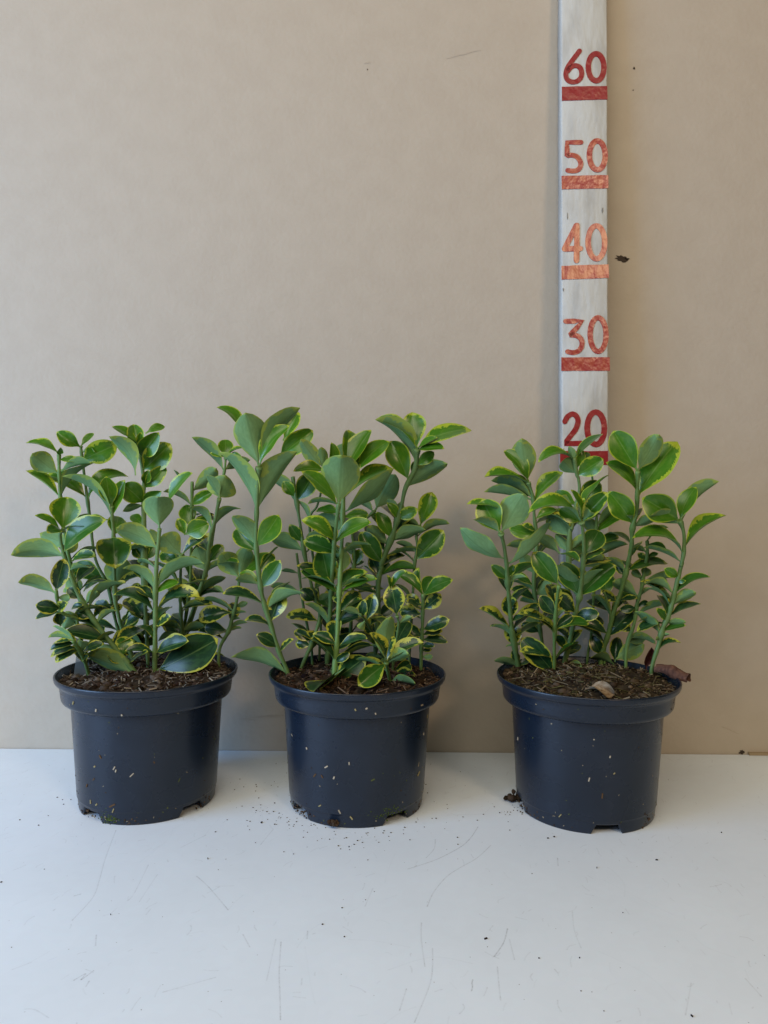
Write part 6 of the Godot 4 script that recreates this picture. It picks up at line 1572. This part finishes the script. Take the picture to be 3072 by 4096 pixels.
func build_litter() -> void:
	# dead leaves and a plastic label lying in the pots
	var brown := plain(Color.WHITE, 0.7, 0.3)
	brown.albedo_texture = noise_tex(0.03, lin(0.05, 0.022, 0.016), lin(0.17, 0.085, 0.055), 128, 61, 4)
	var maroon := plain(Color.WHITE, 0.6, 0.3)
	maroon.albedo_texture = noise_tex(0.03, lin(0.045, 0.012, 0.012), lin(0.12, 0.04, 0.03), 128, 62, 4)
	var straw := plain(Color.WHITE, 0.75, 0.3)
	straw.albedo_texture = noise_tex(0.03, lin(0.14, 0.085, 0.04), lin(0.36, 0.29, 0.20), 128, 63, 4)
	var a := part("dry_leaf", leaf_mesh(Vector3(0.2634, 0.1486, -0.7420) - Vector3(0.2616, 0.1245, -0.7520), Vector3(0.2, 0.1, 1), 0.016, -0.12, maroon, maroon, 0.7), self, Vector3(0.2616, 0.1245, -0.7520))
	tag(a, "wine red withered leaf standing in the soil of the right pot", "dead leaf", "withered leaves in the right pot")
	# rolled brown leaf over the rim
	var rows := []
	var uvs := []
	var p0 := Vector3(0.2661, 0.1290, -0.7350)
	var p1 := Vector3(0.2884, 0.1267, -0.7120)
	var ax := (p1 - p0).normalized()
	var sd := ax.cross(Vector3.UP).normalized()
	var upv := sd.cross(ax)
	for i in 15:
		var u := i / 14.0
		var row := PackedVector3Array()
		var ru := []
		var r := 0.0054 * (0.75 + 0.35 * sin(u * 2.2 + 0.4)) * (1.0 + 0.2 * noise.get_noise_1d(u * 300.0))
		for j in 13:
			var an := lerpf(-2.5, 2.2, j / 12.0) + 0.25 * noise.get_noise_2d(u * 150.0, j * 9.0)
			var c := p0.lerp(p1, u + 0.04 * noise.get_noise_2d(j * 40.0, 3.0 + u * 60.0)) + upv * 0.0015 * sin(u * 5.0)
			row.append(c - p0 + (sd * sin(an) + upv * cos(an)) * r * (1.0 + 0.13 * noise.get_noise_2d(u * 400.0, j * 30.0)))
			ru.append(Vector2(u * 1.5, j / 12.0))
		rows.append(row)
		uvs.append(ru)
	var me := ArrayMesh.new()
	me.add_surface_from_arrays(Mesh.PRIMITIVE_TRIANGLES, grid_arrays(rows, uvs))
	var b := part("dry_leaf", me, self, p0, brown)
	tag(b, "rolled brown dead leaf jutting over the rim of the right pot", "dead leaf", "withered leaves in the right pot")
	var c2 := part("dry_leaf", leaf_mesh(Vector3(0.2028, 0.1236, -0.6600) - Vector3(0.1792, 0.1264, -0.6680), Vector3(-0.1, 0.9, 0.4), 0.016, 0.12, straw, straw, 0.75, 2.2), self, Vector3(0.1792, 0.1264, -0.6680))
	tag(c2, "crumpled straw coloured dry leaf on the soil, front of right pot", "dead leaf", "withered leaves in the right pot")
	# translucent grey label
	var st := SurfaceTool.new()
	st.begin(Mesh.PRIMITIVE_TRIANGLES)
	box_into(st, Transform3D(Basis(Vector3.UP, 0.35) * Basis(Vector3.BACK, -0.12), Vector3(0, 0.006, 0)), Vector3(0.0125, 0.028, 0.0006))
	var lm := plain(Color(0.50, 0.54, 0.56, 0.55), 0.35)
	lm.transparency = BaseMaterial3D.TRANSPARENCY_ALPHA
	var l := part("plant_label", st.commit(), self, Vector3(-0.2928, 0.1243, -0.7350) - Vector3(0, 0.006, 0), lm)
	tag(l, "small translucent grey plastic label stuck in the soil of the left pot", "label")

# ------------------------------------------------------------------
func _ready() -> void:
	rng.seed = 20240
	noise.seed = 8
	noise.frequency = 0.01
	noise.fractal_octaves = 3
	# camera
	var cam := Camera3D.new()
	cam.name = "camera"
	add_child(cam)
	cam.position = Vector3(0, 0.300, 0)
	cam.basis = Basis(Vector3.RIGHT, -0.028) * Basis(Vector3.BACK, 0.0081)
	cam.fov = rad_to_deg(2.0 * atan(1106.0 / 1644.0))
	cam.near = 0.02
	cam.far = 20.0
	cam.current = true
	# environment: even warm fill added to lift shadows, standing in for the unseen room
	var env := Environment.new()
	env.background_mode = Environment.BG_COLOR
	env.background_color = lin(0.065, 0.058, 0.046)
	env.tonemap_mode = Environment.TONE_MAPPER_LINEAR
	env.tonemap_exposure = 1.0
	env.sdfgi_enabled = true
	env.ssao_enabled = true
	env.ssil_enabled = true
	var we := WorldEnvironment.new()
	we.name = "environment"
	we.environment = env
	add_child(we)
	# window on the left, in front
	var key := AreaLight3D.new()
	key.name = "window_light"
	key.area_size = Vector2(0.75, 0.80)
	key.light_color = lin(0.40, 0.62, 1.0)
	key.light_energy = 2.0
	key.shadow_enabled = true
	key.area_range = 6.0
	add_child(key)
	key.look_at_from_position(Vector3(-1.25, 0.42, -0.06), Vector3(0.0, 0.15, -0.72))
	# broad warm light overhead, in front, added to balance table against wall
	var top := AreaLight3D.new()
	top.name = "added_overhead_light"
	top.area_size = Vector2(1.6, 1.0)
	top.light_color = lin(1.0, 0.91, 0.75)
	top.light_energy = 2.3
	top.shadow_enabled = true
	top.area_range = 6.0
	add_child(top)
	top.look_at_from_position(Vector3(-0.50, 1.60, 0.70), Vector3(0.1, 0.3, -0.8))
	# warm lamp high on the right, behind the camera
	var lamp := AreaLight3D.new()
	lamp.name = "room_lamp_light"
	lamp.area_size = Vector2(0.34, 0.22)
	lamp.light_color = lin(1.0, 0.72, 0.45)
	lamp.light_energy = 0.9
	lamp.shadow_enabled = true
	lamp.area_range = 6.0
	add_child(lamp)
	lamp.look_at_from_position(Vector3(0.86, 1.32, 0.92), Vector3(0.1, 0.3, -0.8))

	build_setting()
	build_board()

	# pots
	var pm := plain(Color.WHITE, 0.31, 0.45)
	var pt := noise_tex(0.012, lin(0.007, 0.0125, 0.0225), lin(0.011, 0.0185, 0.033), 256, 21, 5)
	pm.albedo_texture = pt
	pm.uv1_triplanar = true
	pm.uv1_scale = Vector3(6, 6, 6)
	pm.roughness_texture = noise_tex(0.02, Color(0.80, 0.80, 0.80), Color(1, 1, 1), 256, 22, 4)
	pm.normal_enabled = true
	pm.normal_texture = bump_tex(0.01, 2.0, 256, 23)
	pm.normal_scale = 0.15
	var soil := []
	for k in 3:
		var sm := plain(Color.WHITE, 0.97, 0.15)
		sm.albedo_texture = noise_tex(0.05, lin(0.012, 0.009, 0.007), [lin(0.075, 0.06, 0.045), lin(0.06, 0.042, 0.028), lin(0.07, 0.055, 0.034)][k], 256, 40 + k, 5)
		soil.append(sm)
	var tints := [[Vector3(0.16, 0.13, 0.10), Vector3(0.28, 0.25, 0.20), Vector3(0.05, 0.035, 0.025), Vector3(0.08, 0.055, 0.04)], [Vector3(0.10, 0.06, 0.035), Vector3(0.05, 0.035, 0.025), Vector3(0.03, 0.022, 0.018), Vector3(0.17, 0.12, 0.08)], [Vector3(0.13, 0.10, 0.06), Vector3(0.09, 0.085, 0.035), Vector3(0.05, 0.035, 0.022), Vector3(0.22, 0.18, 0.12)]]
	build_pot(0, "dark blue plastic pot at the left, with pale specks and grey fibrous soil", [-52, 38, 128, 218], pm, soil[0], tints[0])
	build_pot(1, "dark blue plastic pot in the middle, brown clod at its foot", [-56, 35, 125, 215], pm, soil[1], tints[1])
	build_pot(2, "dark blue plastic pot at the right, in front of the measuring board", [-72, 18, 108, 198], pm, soil[2], tints[2])

	make_leaf_materials()
	for c in [[lin(0.10, 0.19, 0.045), lin(0.16, 0.27, 0.075)], [lin(0.085, 0.16, 0.045), lin(0.13, 0.22, 0.07)], [lin(0.12, 0.21, 0.06), lin(0.17, 0.26, 0.085)]]:
		var m := plain(Color.WHITE, 0.5, 0.4)
		m.albedo_texture = noise_tex(0.02, c[0], c[1], 128, 70, 4)
		stem_mat.append(m)
	build_shrub(0, "bushy yellow edged shrub growing in the left pot")
	build_shrub(1, "tallest yellow edged shrub, growing in the middle pot")
	build_shrub(2, "shortest yellow edged shrub in the right pot, before the measuring board")
	build_crumbs()
	build_litter()
